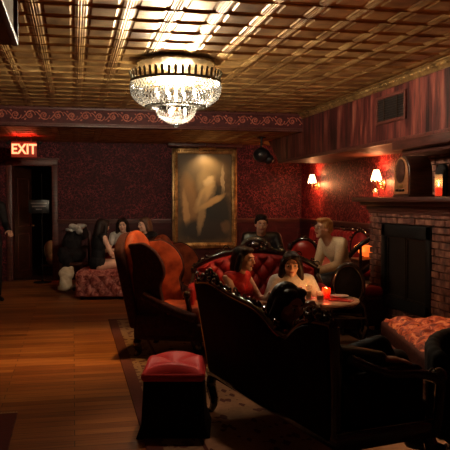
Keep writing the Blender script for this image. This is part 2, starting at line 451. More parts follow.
b = MB(); bx(b, 0, RX - DX1 - .1, 1.11, .05, .06); bx(b, 0, RX - DX1 - .1, 1.07, .03, .035); struct(b.build('trim_back_rail', M['trimwood'], smooth=30))
b = MB(); bx(b, 0, RX - DX1 - .1, .08, .16, .035); struct(b.build('baseboard_back', M['wains'], smooth=30))
bx = wainscot('wall_right_wainscot', (RX, BACK, 0), (RX, 7.9, 0), (-1, 0, 0))
b = MB(); bx(b, 0, BACK - 7.9, 1.11, .05, .06); bx(b, 0, BACK - 7.9, 1.07, .03, .035); struct(b.build('trim_right_rail', M['trimwood'], smooth=30))

# door frame and corridor behind
df = empty('door_frame', ((DX0 + DX1) / 2, BACK, 0)); struct(df)
b = MB()
for x in (DX0 - .055, DX1 + .055): b.box((x - (DX0 + DX1) / 2, -.015, DZ / 2 + .02), (.11, .05, DZ + .04), bevel=.01)
b.build('jamb', M['trimwood'], df, 30)
b = MB(); b.box((0, -.015, DZ + .06), (DX1 - DX0 + .22, .05, .12), bevel=.01); b.box((0, -.03, DZ + .13), (DX1 - DX0 + .28, .08, .03), bevel=.008)
b.build('lintel', M['trimwood'], df, 30)
b = MB()
b.box((-1.7, BACK + 1.5, 1.2), (.06, 2.8, 2.5)); b.box((.6, BACK + 1.5, 1.2), (.06, 2.8, 2.5)); b.box((-.55, BACK + 2.9, 1.2), (2.4, .06, 2.5))
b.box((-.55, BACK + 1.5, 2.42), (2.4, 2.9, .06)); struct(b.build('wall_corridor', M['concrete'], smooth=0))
sbox('floor_corridor', (-.55, BACK + 1.5, -.045), (2.4, 2.9, .1), M['darkwood'])
dl = empty('door_1', (DX0 + .03, BACK + .1, 0), R(68)); struct(dl)
b = MB(); b.box((.36, .02, DZ / 2), (.72, .04, DZ - .02)); lf = b.build('door_leaf', M['darkwood'], dl, 0)
b = MB()
for z, h in ((.5, .7), (1.45, .9)):
    for s in (-1, 1): b.box((.36 + s * .23, -.003, z), (.02, .012, h), bevel=.003)
    for s in (-1, 1): b.box((.36, -.003, z + s * h / 2), (.48, .012, .02), bevel=.003)
b.build('panel_moulding', M['trimwood'], dl, 30)
b = MB(); b.ball((.66, -.05, 1.0), .03); b.cone((.66, 0, 1), (.66, -.05, 1), .01, .01); b.build('door_handle', M['brass'], dl)

# left hanging bulkhead near the camera
tb = sbox('wall_hanging_bulkhead', (-.75, 2.65, (2.30 + CE) / 2 + .02), (.9, 2.3, CE - 2.30 + .04), M['darkwood'])
b = MB(); b.box((-.295, 2.65, 2.60), (.012, 2.3, .56)); struct(b.build('trim_bulkhead_face', noisy('tan_plaster', (.20, .13, .06), (.34, .24, .12), 20, .7), smooth=0))
b = MB(); b.box((-.285, 3.79, 2.58), (.03, .03, .57), bevel=.004); b.box((-.285, 2.65, 2.31), (.03, 2.3, .03), bevel=.004); struct(b.build('trim_bulkhead_edge', M['trimwood'], smooth=30))

# right soffit: plank face, underside, gilded crown
b = MB()
y0, y1t, y1b = -.4, 12.62, 11.93; zb = 2.15
def quad(*p): b.bm.faces.new([b.bm.verts.new(q) for q in p])
for xx in (SX, SX + .04):
    quad((xx, y0, zb), (xx, y1b, zb), (xx, y1t, LOW + .0), (xx, FACE, LOW + .0), (xx, FACE, CE), (xx, y0, CE))
quad((SX, y0, zb), (SX + .04, y0, zb), (SX + .04, y1b, zb), (SX, y1b, zb))
quad((SX, y1b, zb), (SX + .04, y1b, zb), (SX + .04, y1t, LOW), (SX, y1t, LOW))
struct(b.build('wall_soffit_face', M['streak'], smooth=0))
b = MB()
for xx in (zb + .035,):
    b.box(((SX + RX) / 2 + .02, (y0 + y1b) / 2, xx), (RX - SX - .04, y1b - y0, .05))
struct(b.build('ceiling_soffit', noisy('soffit_board', (.10, .03, .018), (.17, .06, .032), 7, .6), smooth=0))
sbox('wall_soffit_end', ((SX + RX) / 2 + .02, 12.25, (zb + LOW) / 2 + .06), (RX - SX - .06, .04, LOW - zb - .1), M['streak'])
b = MB(); b.box((SX - .012, (y0 + y1b) / 2, zb + .02), (.03, y1b - y0, .05), bevel=.008)
struct(b.build('trim_soffit_edge', M['trimwood'], smooth=30))
b = MB(); prof = [(0, 0), (0, -.085), (-.018, -.085), (-.022, -.06), (-.05, -.035), (-.055, -.02), (-.08, -.012), (-.08, 0)]
A = [b.bm.verts.new((SX + p, .5, CE + q)) for p, q in prof]; B = [b.bm.verts.new((SX + p, FACE, CE + q)) for p, q in prof]
for i in range(len(prof)): b.bm.faces.new((A[i], A[(i + 1) % 8], B[(i + 1) % 8], B[i]))
b.bm.faces.new(A); b.bm.faces.new(B[::-1])
yy = .6
while yy < FACE:
    b.ball((SX - .045, yy, CE - .04), (.012, .03, .014), None, 8, 6); yy += .09
struct(b.build('trim_crown', M['goldtrim'], smooth=40))
# vent in soffit
v = empty('ceiling_vent', (SX, 7.46, 2.55)); tag(v, 'bronze air grille with framed bars set in the streaked wooden soffit face', 'vent')
b = MB(); b.box((-.012, 0, .145), (.03, .76, .04), bevel=.008); b.box((-.012, 0, -.145), (.03, .76, .04), bevel=.008)
for s in (-1, 1): b.box((-.012, s * .36, 0), (.03, .04, .29), bevel=.008)
b.build('frame', M['trimwood'], v, 30)
b = MB(); b.box((-.004, 0, 0), (.008, .70, .26)); b.build('backing', M['blackplastic'], v, 0)
b = MB()
for i in range(9): b.box((-.012, 0, -.11 + i * .0275), (.012, .68, .006))
for s in (-.17, .17): b.box((-.014, s, 0), (.012, .02, .25))
b.build('slat', M['blackmetal_vent'], v, 0)

# ------------------------------------------------------------------ rugs
def rugobj(x0, x1, y0, y1, mat, label):
    w, l = x1 - x0, y1 - y0; b = MB(); b.box((0, 0, .005), (w, l, .01), bevel=.003); o = b.build('rug', mat, None, 0)
    o.location = ((x0 + x1) / 2, (y0 + y1) / 2, 0); tag(o, label, 'rug')
    for s in (-1, 1):
        f = MB(); f.box((0, s * (l / 2 + .004), .005), (w, .012, .008)); n = int(w / .02)
        for i in range(n): f.box((-w / 2 + (i + .5) * w / n, s * (l / 2 + .02), .004), (.006, .045, .004))
        f.build('fringe', M['canvascloth'], o, 0)
    return o
rugobj(.42, 3.35, 1.2, 8.83, rug('persian_rug_cloth', 2.93, 7.63, (.12, .025, .016), (.42, .24, .13), (.12, .03, .02), (.32, .20, .11)), 'large patterned rug with dark border under the lounge chairs')
rugobj(-2.6, -.39, 1.9, 5.06, rug('red_rug_cloth', 2.2, 3.16, (.16, .018, .012), (.10, .04, .03), (.05, .012, .012), (.22, .05, .03)), 'dark red rug, its corner on the bare floorboards at the lower left')

# ------------------------------------------------------------------ fireplace
fp = empty('fireplace', (3.5, 6.95, 0)); tag(fp, 'brick fireplace with dark wooden mantel and black glass-fronted firebox', 'fireplace')
FY0, FY1 = -1.75, .92          # local extents along Y (breast from Y 5.2 to 7.87)
OY0, OY1, OZ0, OZ1 = -.58, .56, .30, 1.23
def bricks(b, rects, hole=None, z0=0, z1=1.37, axis='x'):
    bl, bh, g = .205, .062, .011; rnd = random.Random(4); row = 0; z = z0
    a0, a1, x = rects
    while z < z1 - .02:
        h = min(bh, z1 - z - g); y = a0 - (bl / 2 if row % 2 else 0)
        while y < a1:
            p0, p1 = max(y, a0), min(y + bl - g, a1)
            segs = [(p0, p1)]
            if hole and z + h > hole[2] and z < hole[3]:
                segs = []
                if p0 < hole[0]: segs.append((p0, min(p1, hole[0])))
                if p1 > hole[1]: segs.append((max(p0, hole[1]), p1))
            for q0, q1 in segs:
                if q1 - q0 < .02: continue
                d = rnd.uniform(0, .008)
                if axis == 'x': b.box((x - d / 2 + .03, (q0 + q1) / 2, z + h / 2), (.07 + d, q1 - q0, h), bevel=.004, seg=1)
                else: b.box(((q0 + q1) / 2, x + d / 2 - .03, z + h / 2), (q1 - q0, .07 + d, h), bevel=.004, seg=1)
            y += bl
        z += bh + g; row += 1
b = MB(); bricks(b, (FY0, FY1, 0), (OY0, OY1, OZ0, OZ1)); bricks(b, (.04, .98, FY1), axis='y'); b.build('brick_surround', M['brick'], fp, 0)
b = MB()
b.box((.52, (FY0 + OY0) / 2, .685), (.98, OY0 - FY0 - .02, 1.37)); b.box((.52, (FY1 + OY1) / 2, .685), (.98, FY1 - OY1 - .02, 1.37))
b.box((.52, (OY0 + OY1) / 2, (OZ1 + 1.37) / 2), (.98, OY1 - OY0, 1.37 - OZ1)); b.box((.52, (OY0 + OY1) / 2, OZ0 / 2), (.98, OY1 - OY0, OZ0))
b.box((.95, (OY0 + OY1) / 2, .7), (.1, OY1 - OY0, 1.2)); b.build('mortar_core', M['mortar'], fp, 0)
b = MB()
for s, y in ((1, OY0 + .05), (-1, OY1 - .05)): b.box((.0, y, (OZ0 + OZ1) / 2), (.05, .1, OZ1 - OZ0), bevel=.006)
b.box((0, (OY0 + OY1) / 2, OZ1 - .07), (.05, OY1 - OY0, .14), bevel=.006); b.box((0, (OY0 + OY1) / 2, OZ0 + .06), (.05, OY1 - OY0, .12), bevel=.006)
ff = b.build('firebox_frame', M['iron'], fp, 30)
for s in (-1, 1):
    b = MB(); b.box((.02, (OY0 + OY1) / 2 + s * .235, (OZ0 + OZ1) / 2 - .01), (.01, .45, OZ1 - OZ0 - .26)); g = b.build('glass_door', M['fireglass'], fp, 0)
    b = MB()
    for q in (-1, 1): b.box((.01, (OY0 + OY1) / 2 + s * .235 + q * .215, (OZ0 + OZ1) / 2 - .01), (.025, .02, OZ1 - OZ0 - .26))
    for q in (-1, 1): b.box((.01, (OY0 + OY1) / 2 + s * .235, (OZ0 + OZ1) / 2 - .01 + q * .325), (.025, .45, .02))
    b.build('door_rim', M['blackmetal_vent'], g, 0)
b = MB()
b.box((.3, -.4, 1.505), (1.02, 2.8, .05), bevel=.01); b.box((.33, -.4, 1.46), (.90, 2.74, .045), bevel=.012); b.box((.36, -.4, 1.41), (.80, 2.7, .06), bevel=.012); b.box((.4, -.4, 1.365), (.84, 2.68, .04), bevel=.01)
b.build('mantel_shelf', M['mantelwood'], fp, 30)
b = MB(); b.box((-.28, -.3, .03), (.5, 1.1, .06), bevel=.01); b.build('hearth', M['iron'], fp, 30)
# overmantel
om = empty('overmantel', (3.9, 6.4, 1.53)); tag(om, 'brick overmantel with arched dark niche and heavy wooden beam above the mantel', 'overmantel')
b = MB()
tmp = (-1.3, 1.3, 0); bricks(b, tmp, (.38, .62, .0, .36), 0, .62); b.build('brick_face', M['brick'], om, 0)
b = MB(); b.box((.3, 0, .31), (.5, 2.56, .62)); b.build('mortar_core', M['mortar'], om, 0)
b = MB()
pts = [(-.12, 0), (.12, 0), (.12, .24)] + [(.12 * math.cos(a), .24 + .12 * math.sin(a)) for a in [PI * k / 10 for k in range(1, 10)]] + [(-.12, .24)]
b.slab(pts, .03, Matrix.Translation((-.02, .5, .001)) @ Matrix.Rotation(R(-90), 4, 'Z'), .0); b.build('niche', M['blackcloth'], om, 30)  # flat black arch; the hollow's shade is put into its colour
b = MB(); b.box((-.2, -.15, .565), (.5, 1.9, .10), bevel=.012); b.box((-.14, -.15, .49), (.40, 1.84, .055), bevel=.01); b.build('beam', M['mantelwood'], om, 30)

# antique radio
rd = empty('radio', (3.32, 6.72, 1.53), R(-90)); tag(rd, 'antique arched-top wooden radio standing on the mantel', 'radio')
def arch(w, h0, h):
    return [(-w / 2, h0), (w / 2, h0)] + [(w / 2 * math.cos(a) , (h - w * .62) + w * .62 * math.sin(a)) for a in [PI * k / 14 for k in range(0, 15)]]
b = MB(); b.slab(arch(.33, .02, .43), .26, Matrix.Translation((0, .02, 0)), .012); b.box((0, .15, .012), (.37, .30, .024), bevel=.005); b.build('cabinet', M['darkwood'], rd, 40)
b = MB(); b.slab(arch(.31, .03, .415), .02, Matrix.Translation((0, .005, 0)), .004); b.build('front_panel', noisy('warm_walnut', (.20, .075, .028), (.34, .14, .055), 8, .35, stretch=(1, 1, 5)), rd, 40)
b = MB(); b.lathe([(.0, 0), (.085, 0), (.085, .008), (0, .008)], seg=28)
bmesh.ops.transform(b.bm, matrix=Matrix.Translation((0, .004, .27)) @ Matrix.Rotation(R(90), 4, 'X') @ Matrix.Diagonal((1, 1.25, 1, 1)), verts=b.bm.verts); b.build('speaker_cloth', noisy('dark_speaker_cloth', (.05, .025, .012), (.10, .05, .025), 60, .8), rd)
b = MB()
for a in range(4): b.box((0, -.006, .27), (.012, .008, .2), rot=(0, R(45 * a), 0))
b.lathe([(.088, 0), (.1, .004), (.1, .01), (.088, .012)], seg=28); vs = b.bm.verts[-28 * 4:]
bmesh.ops.transform(b.bm, matrix=Matrix.Translation((0, .004, .27)) @ Matrix.Rotation(R(90), 4, 'X') @ Matrix.Diagonal((1, 1.25, 1, 1)), verts=vs); b.build('fretwork', M['darkwood'], rd)
b = MB(); b.box((0, 0, .115), (.09, .012, .035), bevel=.004); b.build('dial', M['brass'], rd)
for x in (-.07, 0, .07):
    b = MB(); b.cone((x, .01, .07), (x, -.02, .07), .014, .011); b.build('knob', M['blackplastic'], rd)

# candles
def candle(name, loc, label, r=.035, h=.12, gh=None, group=None, red=.5, power=1.2, glass=None):
    t = empty(name, loc); tag(t, label, 'candle', group)
    gh = gh or h * 1.0; b = MB(); b.lathe([(r * .95, 0), (r, .004), (r, gh), (r - .003, gh), (r - .003, .008), (0.0, .008)], seg=24); b.build('glass_holder', glass or M['clearglass'], t)
    if red:
        b = MB(); b.lathe([(r - .004, .009), (r - .004, h * red), (0, h * red)], seg=20); w = b.build('wax', emis('glowing_red_wax', (1, .05, .015), 1.2, (.6, .05, .03)), t)
    b = MB(); b.lathe([(.001, 0), (.006, .01), (.007, .018), (.003, .03), (.0005, .04)], c=(0, 0, h * red + .01), seg=10); b.build('flame', M['flame'], t)
    l = bpy.data.lights.new('candle_light', 'POINT'); l.energy = power; l.color = (1, .42, .12); l.shadow_soft_size = .015
    lo = bpy.data.objects.new('candle_light', l); col.objects.link(lo); lo.parent = t; lo.location = (0, 0, h * red + .06)
    return t
candle('pillar_candle', (3.37, 6.03, 1.53), 'tall clear glass candle with red lower half, on the mantel right of the radio', .036, .21, .21, red=.42, power=.5)
candle('votive_candle', (3.42, 7.55, 1.53), 'small red votive candle on the mantel left of the radio', .03, .09, .09, red=.6, power=.5)

# ------------------------------------------------------------------ wall sconces
def sconce():
    t = empty('wall_sconce', (0, 0, 0))
    b = MB(); b.ball((-.01, 0, -.10), (.015, .05, .09)); b.build('backplate', M['brass'], t)
    b = MB(); b.tube(spline([(-.01, 0, -.10), (-.07, 0, -.16), (-.13, 0, -.12), (-.13, 0, -.03)], 6), .009); b.tube(spline([(-.02, 0, -.06), (-.06, .04, -.10), (-.03, .06, -.14), (-.05, .03, -.17)], 5), .006)
    b.tube(spline([(-.02, 0, -.06), (-.06, -.04, -.10), (-.03, -.06, -.14), (-.05, -.03, -.17)], 5), .006); b.cone((-.13, 0, -.04), (-.13, 0, -.02), .03, .02); b.build('arm', M['brass'], t)
    b = MB()
    prof = [(.085, -.04), (.075, 0), (.055, .07), (.04, .115)]
    b.lathe(prof, c=(-.13, 0, 0), seg=20); bmesh.ops.delete(b.bm, geom=[f for f in b.bm.faces if len(f.verts) > 4], context='FACES_ONLY'); b.build('lamp_shade', M['shade'], t)
    b = MB()
    b.lathe([(.083, -.046), (.086, -.046), (.086, -.04), (.083, -.04)], c=(-.13, 0, 0), seg=20)
    for i in range(10):
        a = 2 * PI * i / 10; b.ball((-.13 + .08 * math.cos(a), .08 * math.sin(a), -.055), (.006, .006, .014), None, 6, 5)
    b.build('bead_trim', M['crystal'], t)
    return t
def sconce_light(t):
    l = bpy.data.lights.new('sconce_light', 'POINT'); l.energy = 45; l.color = (1, .34, .12); l.shadow_soft_size = .03
    o = bpy.data.objects.new('sconce_light', l); col.objects.link(o); o.parent = t; o.location = (-.13, 0, -.055)
    l2 = l.copy(); l2.energy = 22; o = bpy.data.objects.new('sconce_light', l2); col.objects.link(o); o.parent = t; o.location = (-.13, 0, .10)
s1 = sconce(); s1.location = (RX, 12.45, 1.86); tag(s1, 'lit brass wall sconce on the crimson wall, nearer the back corner', 'wall lamp', 'wall sconces')
s2 = copy_tree(s1); s2.location = (RX, 9.62, 1.83); s2['label'] = 'lit brass wall sconce on the crimson wall, just beside the brick fireplace'
sconce_light(s1); sconce_light(s2)

# ------------------------------------------------------------------ chandelier
ch = empty('chandelier', (1.0, 6.89, CE)); tag(ch, 'large round crystal chandelier with brass crown hanging from the tin ceiling', 'chandelier')
b = MB(); b.lathe([(.0, -.01), (.34, -.012), (.36, -.03), (.385, -.02), (.385, -.035), (.30, -.075), (.27, -.07), (.22, -.08), (.10, -.095), (.05, -.11), (.02, -.13), (0, -.13)], seg=48)
for i in range(24):
    a = 2 * PI * i / 24; b.ball((.375 * math.cos(a), .375 * math.sin(a), -.035), (.03, .018, .012), (0, 0, a + PI / 2), 8, 6)
b.build('canopy', noisy('polished_gilt', (.20, .12, .045), (.36, .24, .10), 12, .45, metal=.5), ch)
b = MB(); b.cone((0, 0, -.12), (0, 0, -.5), .015, .015); b.ball((0, 0, -.2), .04); b.ball((0, 0, -.45), .05)
for i in range(8):
    a = 2 * PI * i / 8; b.tube([(0, 0, -.2), (.2 * math.cos(a), .2 * math.sin(a), -.24), (.42 * math.cos(a), .42 * math.sin(a), -.21)], .008, 6)
b.build('stem_frame', M['brass'], ch)
b = MB(); b.lathe([(.432, -.225), (.445, -.225), (.447, -.20), (.432, -.20)], seg=64)
for i in range(44):
    a = 2 * PI * i / 44; b.box((.442 * math.cos(a), .442 * math.sin(a), -.165), (.006, .027, .07), rot=(0, R(8), a), bevel=.002); b.ball((.45 * math.cos(a), .45 * math.sin(a), -.125), .012, u=6, v=5)
b.lathe([(.295, -.46), (.305, -.46), (.305, -.445), (.295, -.445)], seg=48); b.lathe([(.19, -.46), (.2, -.46), (.2, -.445), (.19, -.445)], seg=40)
b.build('crown_gallery', noisy('dark_bronze', (.05, .045, .03), (.12, .10, .06), 12, .5, metal=.4), ch)
def strands(name, prof, n, step, size, twist=0):
    b = MB(); pts = []; rnd = random.Random(n)
    P = [Vector((r, 0, z)) for r, z in prof]; P = spline(P, 6)
    d = 0; last = P[0]; pts = [P[0]]
    for p in P[1:]:
        while (p - last).length >= step:
            last = last + (p - last).normalized() * step; pts.append(last.copy())
    for i in range(n):
        a0 = 2 * PI * i / n
        for j, p in enumerate(pts):
            a = a0 + (PI / n if j % 2 else 0); c = Vector((p.x * math.cos(a), p.x * math.sin(a), p.z))
            s = size * rnd.uniform(.8, 1.15)
            vs = [c + Vector(q) for q in ((s * .6 * math.cos(a + k * PI / 2 + .3), s * .6 * math.sin(a + k * PI / 2 + .3), 0) for k in range(4))] + [c + Vector((0, 0, s)), c - Vector((0, 0, s * 1.2))]
            V = [b.bm.verts.new(q) for q in vs]
            for k in range(4): b.bm.faces.new((V[k], V[(k + 1) % 4], V[4])); b.bm.faces.new((V[(k + 1) % 4], V[k], V[5]))
    o = b.build(name, M['crystal_lit' if name == 'crystal_basket' else 'crystal'], ch, 0); o['kind'] = 'stuff'; return o
strands('crystal_curtain', [(.44, -.22), (.445, -.29), (.41, -.37), (.30, -.45)], 64, .024, .014)
strands('crystal_tier', [(.36, -.26), (.36, -.36), (.30, -.42)], 44, .03, .016)
strands('crystal_basket', [(.30, -.45), (.20, -.46), (.185, -.52), (.12, -.585), (.03, -.615)], 36, .024, .013)
b = MB(); b.ball((0, 0, -.635), (.028, .028, .026)); b.build('finial', M['crystal'], ch)
for i in range(8):
    a = 2 * PI * i / 8 + .2; x, y = .20 * math.cos(a), .20 * math.sin(a)
    b = MB(); b.lathe([(.003, -.04), (.012, -.02), (.017, 0), (.012, .025), (.002, .045)], c=(x, y, -.32), seg=10); b.build('bulb', M['bulb'], ch)
    l = bpy.data.lights.new('bulb_light', 'POINT'); l.energy = 95; l.color = (1, .82, .58); l.shadow_soft_size = .05
    lo = bpy.data.objects.new('bulb_light', l); col.objects.link(lo); lo.parent = ch; lo.location = (x * .6, y * .6, -.22 if i % 2 else -.34)

for i in range(3):
    a = 2 * PI * i / 3; x, y = .09 * math.cos(a), .09 * math.sin(a)
    b = MB(); b.lathe([(.003, -.04), (.012, -.02), (.017, 0), (.012, .025), (.002, .045)], c=(x, y, -.50), seg=10); b.build('bulb', M['bulb'], ch)
    l = bpy.data.lights.new('bulb_light', 'POINT'); l.energy = 14; l.color = (1, .82, .58); l.shadow_soft_size = .03
    lo = bpy.data.objects.new('bulb_light', l); col.objects.link(lo); lo.parent = ch; lo.location = (x, y, -.50)
# ------------------------------------------------------------------ painting + picture light
pt = empty('framed_painting', (2.50, BACK - .085, 1.53)); tag(pt, 'large dark painting with pale golden drapery in an ornate gilt frame on the back wall', 'painting')
def canvas():
    k = NT('old_oil_painting'); v = k.coord('Object'); nz = k.n('ShaderNodeTexNoise', Vector=v, Scale=7.0, Detail=5)
    vd = k.n('ShaderNodeVectorMath', _operation='MULTIPLY_ADD', i0=nz.outputs['Color'], i1=(.10, .10, .10), i2=v).outputs[0]
    sp = k.n('ShaderNodeSeparateXYZ', Vector=vd)
    c = k.ramp(nz.outputs[0], [(.3, (.05, .035, .018)), (.7, (.13, .09, .045))])
    def el(c, cx, cz, rx, rz, ang, colr, soft=.35):
        x = k.math('SUBTRACT', sp.outputs[0], cx + .05); z = k.math('SUBTRACT', sp.outputs[2], cz + .05)
        ca, sa = math.cos(ang), math.sin(ang)
        u = k.math('DIVIDE', k.math('ADD', k.math('MULTIPLY', x, ca), k.math('MULTIPLY', z, sa)), rx)
        w = k.math('DIVIDE', k.math('SUBTRACT', k.math('MULTIPLY', z, ca), k.math('MULTIPLY', x, sa)), rz)
        d = k.math('ADD', k.math('MULTIPLY', u, u), k.math('MULTIPLY', w, w))
        f = k.math('DIVIDE', k.math('SUBTRACT', 1.0 + soft, d), soft * 2, clamp=True)
        return k.mix(f, c, colr)
    for a in [(.10, .60, .45, .25, .3, (.20, .15, .08), .9), (-.28, .62, .2, .3, .4, (.13, .10, .06), .7), (.36, .30, .035, .34, 0, (.36, .29, .17), .3),
              (-.30, -.05, .16, .48, .12, (.30, .18, .07), .6), (-.36, -.30, .06, .42, .1, (.50, .32, .13), .5), (.22, -.25, .30, .50, .2, (.010, .020, .019), .4), (-.02, -.62, .50, .22, 0, (.02, .022, .018), .5),
              (.02, .22, .17, .26, .15, (.30, .23, .12), .7), (.0, .08, .10, .34, -.5, (.52, .38, .18), .6), (-.06, -.30, .07, .36, -.15, (.34, .25, .12), .6), (.08, .34, .11, .07, .6, (.58, .46, .26), .6),
              (.12, -.08, .30, .06, .5, (.52, .36, .15), .6), (.42, -.55, .10, .12, 0, (.12, .08, .04), .5)]:
        c = el(c, *a)
    k.bump(nz.outputs[0], .2, .004)
    return k.set(Base__Color=c, Roughness=.42)
b = MB(); b.box((0, 0, 0), (1.06, .02, 1.72)); b.build('canvas', canvas(), pt, 0)
b = MB(); fw, fh, t = 1.28, 1.94, .11
for s in (-1, 1):
    b.box((s * (fw - t) / 2, -.02, 0), (t, .06, fh), bevel=.015); b.box((0, -.02, s * (fh - t) / 2), (fw, .06, t), bevel=.015)
for s in (-1, 1):
    for i in range(40): b.ball((s * (fw - t) / 2, -.055, -fh / 2 + .04 + i * (fh - .08) / 39), (.022, .014, .02), (0, .5 * (i % 2), 0), 8, 6)
    for i in range(26): b.ball((-fw / 2 + .04 + i * (fw - .08) / 25, -.055, s * (fh - t) / 2), (.02, .014, .022), None, 8, 6)
b.build('gilt_frame', M['goldtrim'], pt, 45)
b = MB(); b.box((0, -.05, fh / 2 + .06), (1.46, .14, .09), bevel=.02); b.box((0, -.07, fh / 2 + .115), (1.52, .18, .03), bevel=.01); b.build('cornice', M['trimwood'], pt, 30)
pl = empty('picture_lamp', (2.50, BACK - .12, 2.47)); tag(pl, 'small brass picture lamp over the top edge of the large painting', 'lamp')
b = MB(); b.tube([(0, .02, .07), (0, -.16, .10), (0, -.22, .02)], .008, 6); b.build('arm', M['brass'], pl)
b = MB(); b.cone((-.16, -.22, .01), (.16, -.22, .01), .025, .025); b.build('lamp_shade', M['brass'], pl)
l = bpy.data.lights.new('picture_light', 'SPOT'); l.energy = 34; l.color = (1, .62, .28); l.spot_size = R(120); l.spot_blend = .8; l.shadow_soft_size = .06
lo = bpy.data.objects.new('picture_light', l); col.objects.link(lo); lo.parent = pl; lo.location = (0, -.24, -.03); lo.rotation_euler = (R(24), 0, 0)

# speaker beside soffit
sp = empty('loudspeaker', (3.20, 11.75, 2.28)); tag(sp, 'black rounded loudspeaker hanging near the end of the soffit', 'speaker')
b = MB(); b.ball((0, 0, .0), (.15, .14, .13)); b.ball((.12, 0, -.07), (.10, .10, .09)); b.build('housing', M['blackplastic'], sp)
b = MB(); b.cone((0, 0, .1), (0, 0, .31), .02, .02); b.box((0, 0, .30), (.12, .12, .015)); b.build('bracket', M['iron'], sp)
b = MB(); b.ball((-.07, -.125, .0), .018); b.build('indicator', M['greycloth'], sp)

# exit sign
ex = empty('exit_sign', (-.80, 12.3, 2.50), R(-4)); tag(ex, 'lit EXIT sign hung from the lowered ceiling above the doorway', 'sign')
b = MB(); b.box((0, 0, -.15), (.42, .035, .26), bevel=.006); b.build('housing', M['exitplate'], ex, 30)
for s in (-1, 1):
    b = MB(); b.cone((s * .12, 0, -.03), (s * .12, 0, .09), .006, .006); b.build('hanging_rod', M['iron'], ex, 30)
    b = MB(); b.box((s * .25, 0, -.03), (.09, .05, .05), rot=(0, R(s * 30), 0), bevel=.008); b.build('emergency_light', M['iron'], ex, 30)
cu = bpy.data.curves.new('exit_text', 'FONT'); cu.body = 'EXIT'; cu.size = .235; cu.align_x = 'CENTER'; cu.align_y = 'CENTER'; cu.extrude = .003; cu.offset = .006
to = bpy.data.objects.new('tmp_text', cu); col.objects.link(to)
dg = bpy.context.evaluated_depsgraph_get(); dg.update(); tm = bpy.data.meshes.new_from_object(to.evaluated_get(dg)); bpy.data.objects.remove(to)
tm.materials.clear(); tm.materials.append(M['exitletters']); lt = bpy.data.objects.new('lettering', tm); col.objects.link(lt); lt.parent = ex; lt.location = (0, -.022, -.15); lt.rotation_euler = (R(90), 0, 0); lt.scale = (.86, 1, 1)
for zz, e, sg in ((.03, 9, 0),):
    l = bpy.data.lights.new('exit_light', 'AREA'); l.energy = 3.2; l.color = (1, .03, .02); l.size = .35; l.size_y = .06; l.shape = 'RECTANGLE'
    lo = bpy.data.objects.new('exit_light', l); col.objects.link(lo); lo.parent = ex; lo.location = (0, 0, -.01); lo.rotation_euler = (R(180), 0, 0)

# notice stand in the doorway
ns = empty('notice_stand', (-.55, 13.1, 0)); tag(ns, 'thin black pole stand with a small dark notice board in the doorway', 'sign stand')
b = MB(); b.lathe([(.16, 0), (.16, .015), (.03, .03), (.012, .05), (0, .05)], seg=24); b.build('base', M['iron'], ns)
b = MB(); b.cone((0, 0, .03), (0, 0, 1.98), .007, .007); b.build('pole', M['iron'], ns)
b = MB(); b.box((-.05, -.03, 1.38), (.36, .02, .24), bevel=.004); nb = b.build('board', M['blackplastic'], ns, 30)
b = MB()
for i, w in enumerate((.28, .24, .10)): b.box((-.05, -.043, 1.44 - i * .055), (w, .004, .018))
b.build('faded_lines', M['signline'], nb, 0)
pb = empty('paper_parcel', (-.44, 14.35, 0)); tag(pb, 'pale parcel on a low stool in the corridor behind the doorway', 'parcel')
b = MB(); b.ball((0, 0, .50), (.14, .10, .2)); b.ball((.03, -.03, .34), (.13, .1, .13)); q = b.build('wrapping', M['canvascloth'], pb); 
st = empty('stool', (-.44, 14.35, 0)); tag(st, 'low dark stool behind the doorway under the pale parcel', 'stool')
b = MB(); b.box((0, 0, .20), (.36, .3, .04), bevel=.01); b.build('seat', M['darkwood'], st, 30)
for sx in (-1, 1):
    for sy in (-1, 1):
        b = MB(); b.cone((sx * .14, sy * .11, 0), (sx * .14, sy * .11, .18), .018, .02); b.build('leg', M['darkwood'], st)
l = bpy.data.lights.new('corridor_light', 'POINT'); l.energy = 3.0; l.color = (1, .45, .2); l.shadow_soft_size = .05
lo = bpy.data.objects.new('corridor_light', l); col.objects.link(lo); lo.location = (.1, 13.95, .9)

# ------------------------------------------------------------------ furniture
def cabriole(x, y, h, name='leg', mat=None, parent=None, out=1):
    b = MB(); sx, sy = (1 if x > 0 else -1), (1 if y > 0 else -1)
    b.tube(spline([(x, y, h), (x + sx * .02, y + sy * .015, h * .7), (x - sx * .005, y, h * .3), (x + sx * .02 * out, y + sy * .02, 0.01)], 5), [.032 + .012 * math.sin(i / 15 * PI) - .017 * (i / 15) for i in range(16)], 8)
    b.ball((x + sx * .02 * out, y + sy * .02, .018), (.026, .026, .018)); return b.build(name, mat or M['blackwood'], parent)

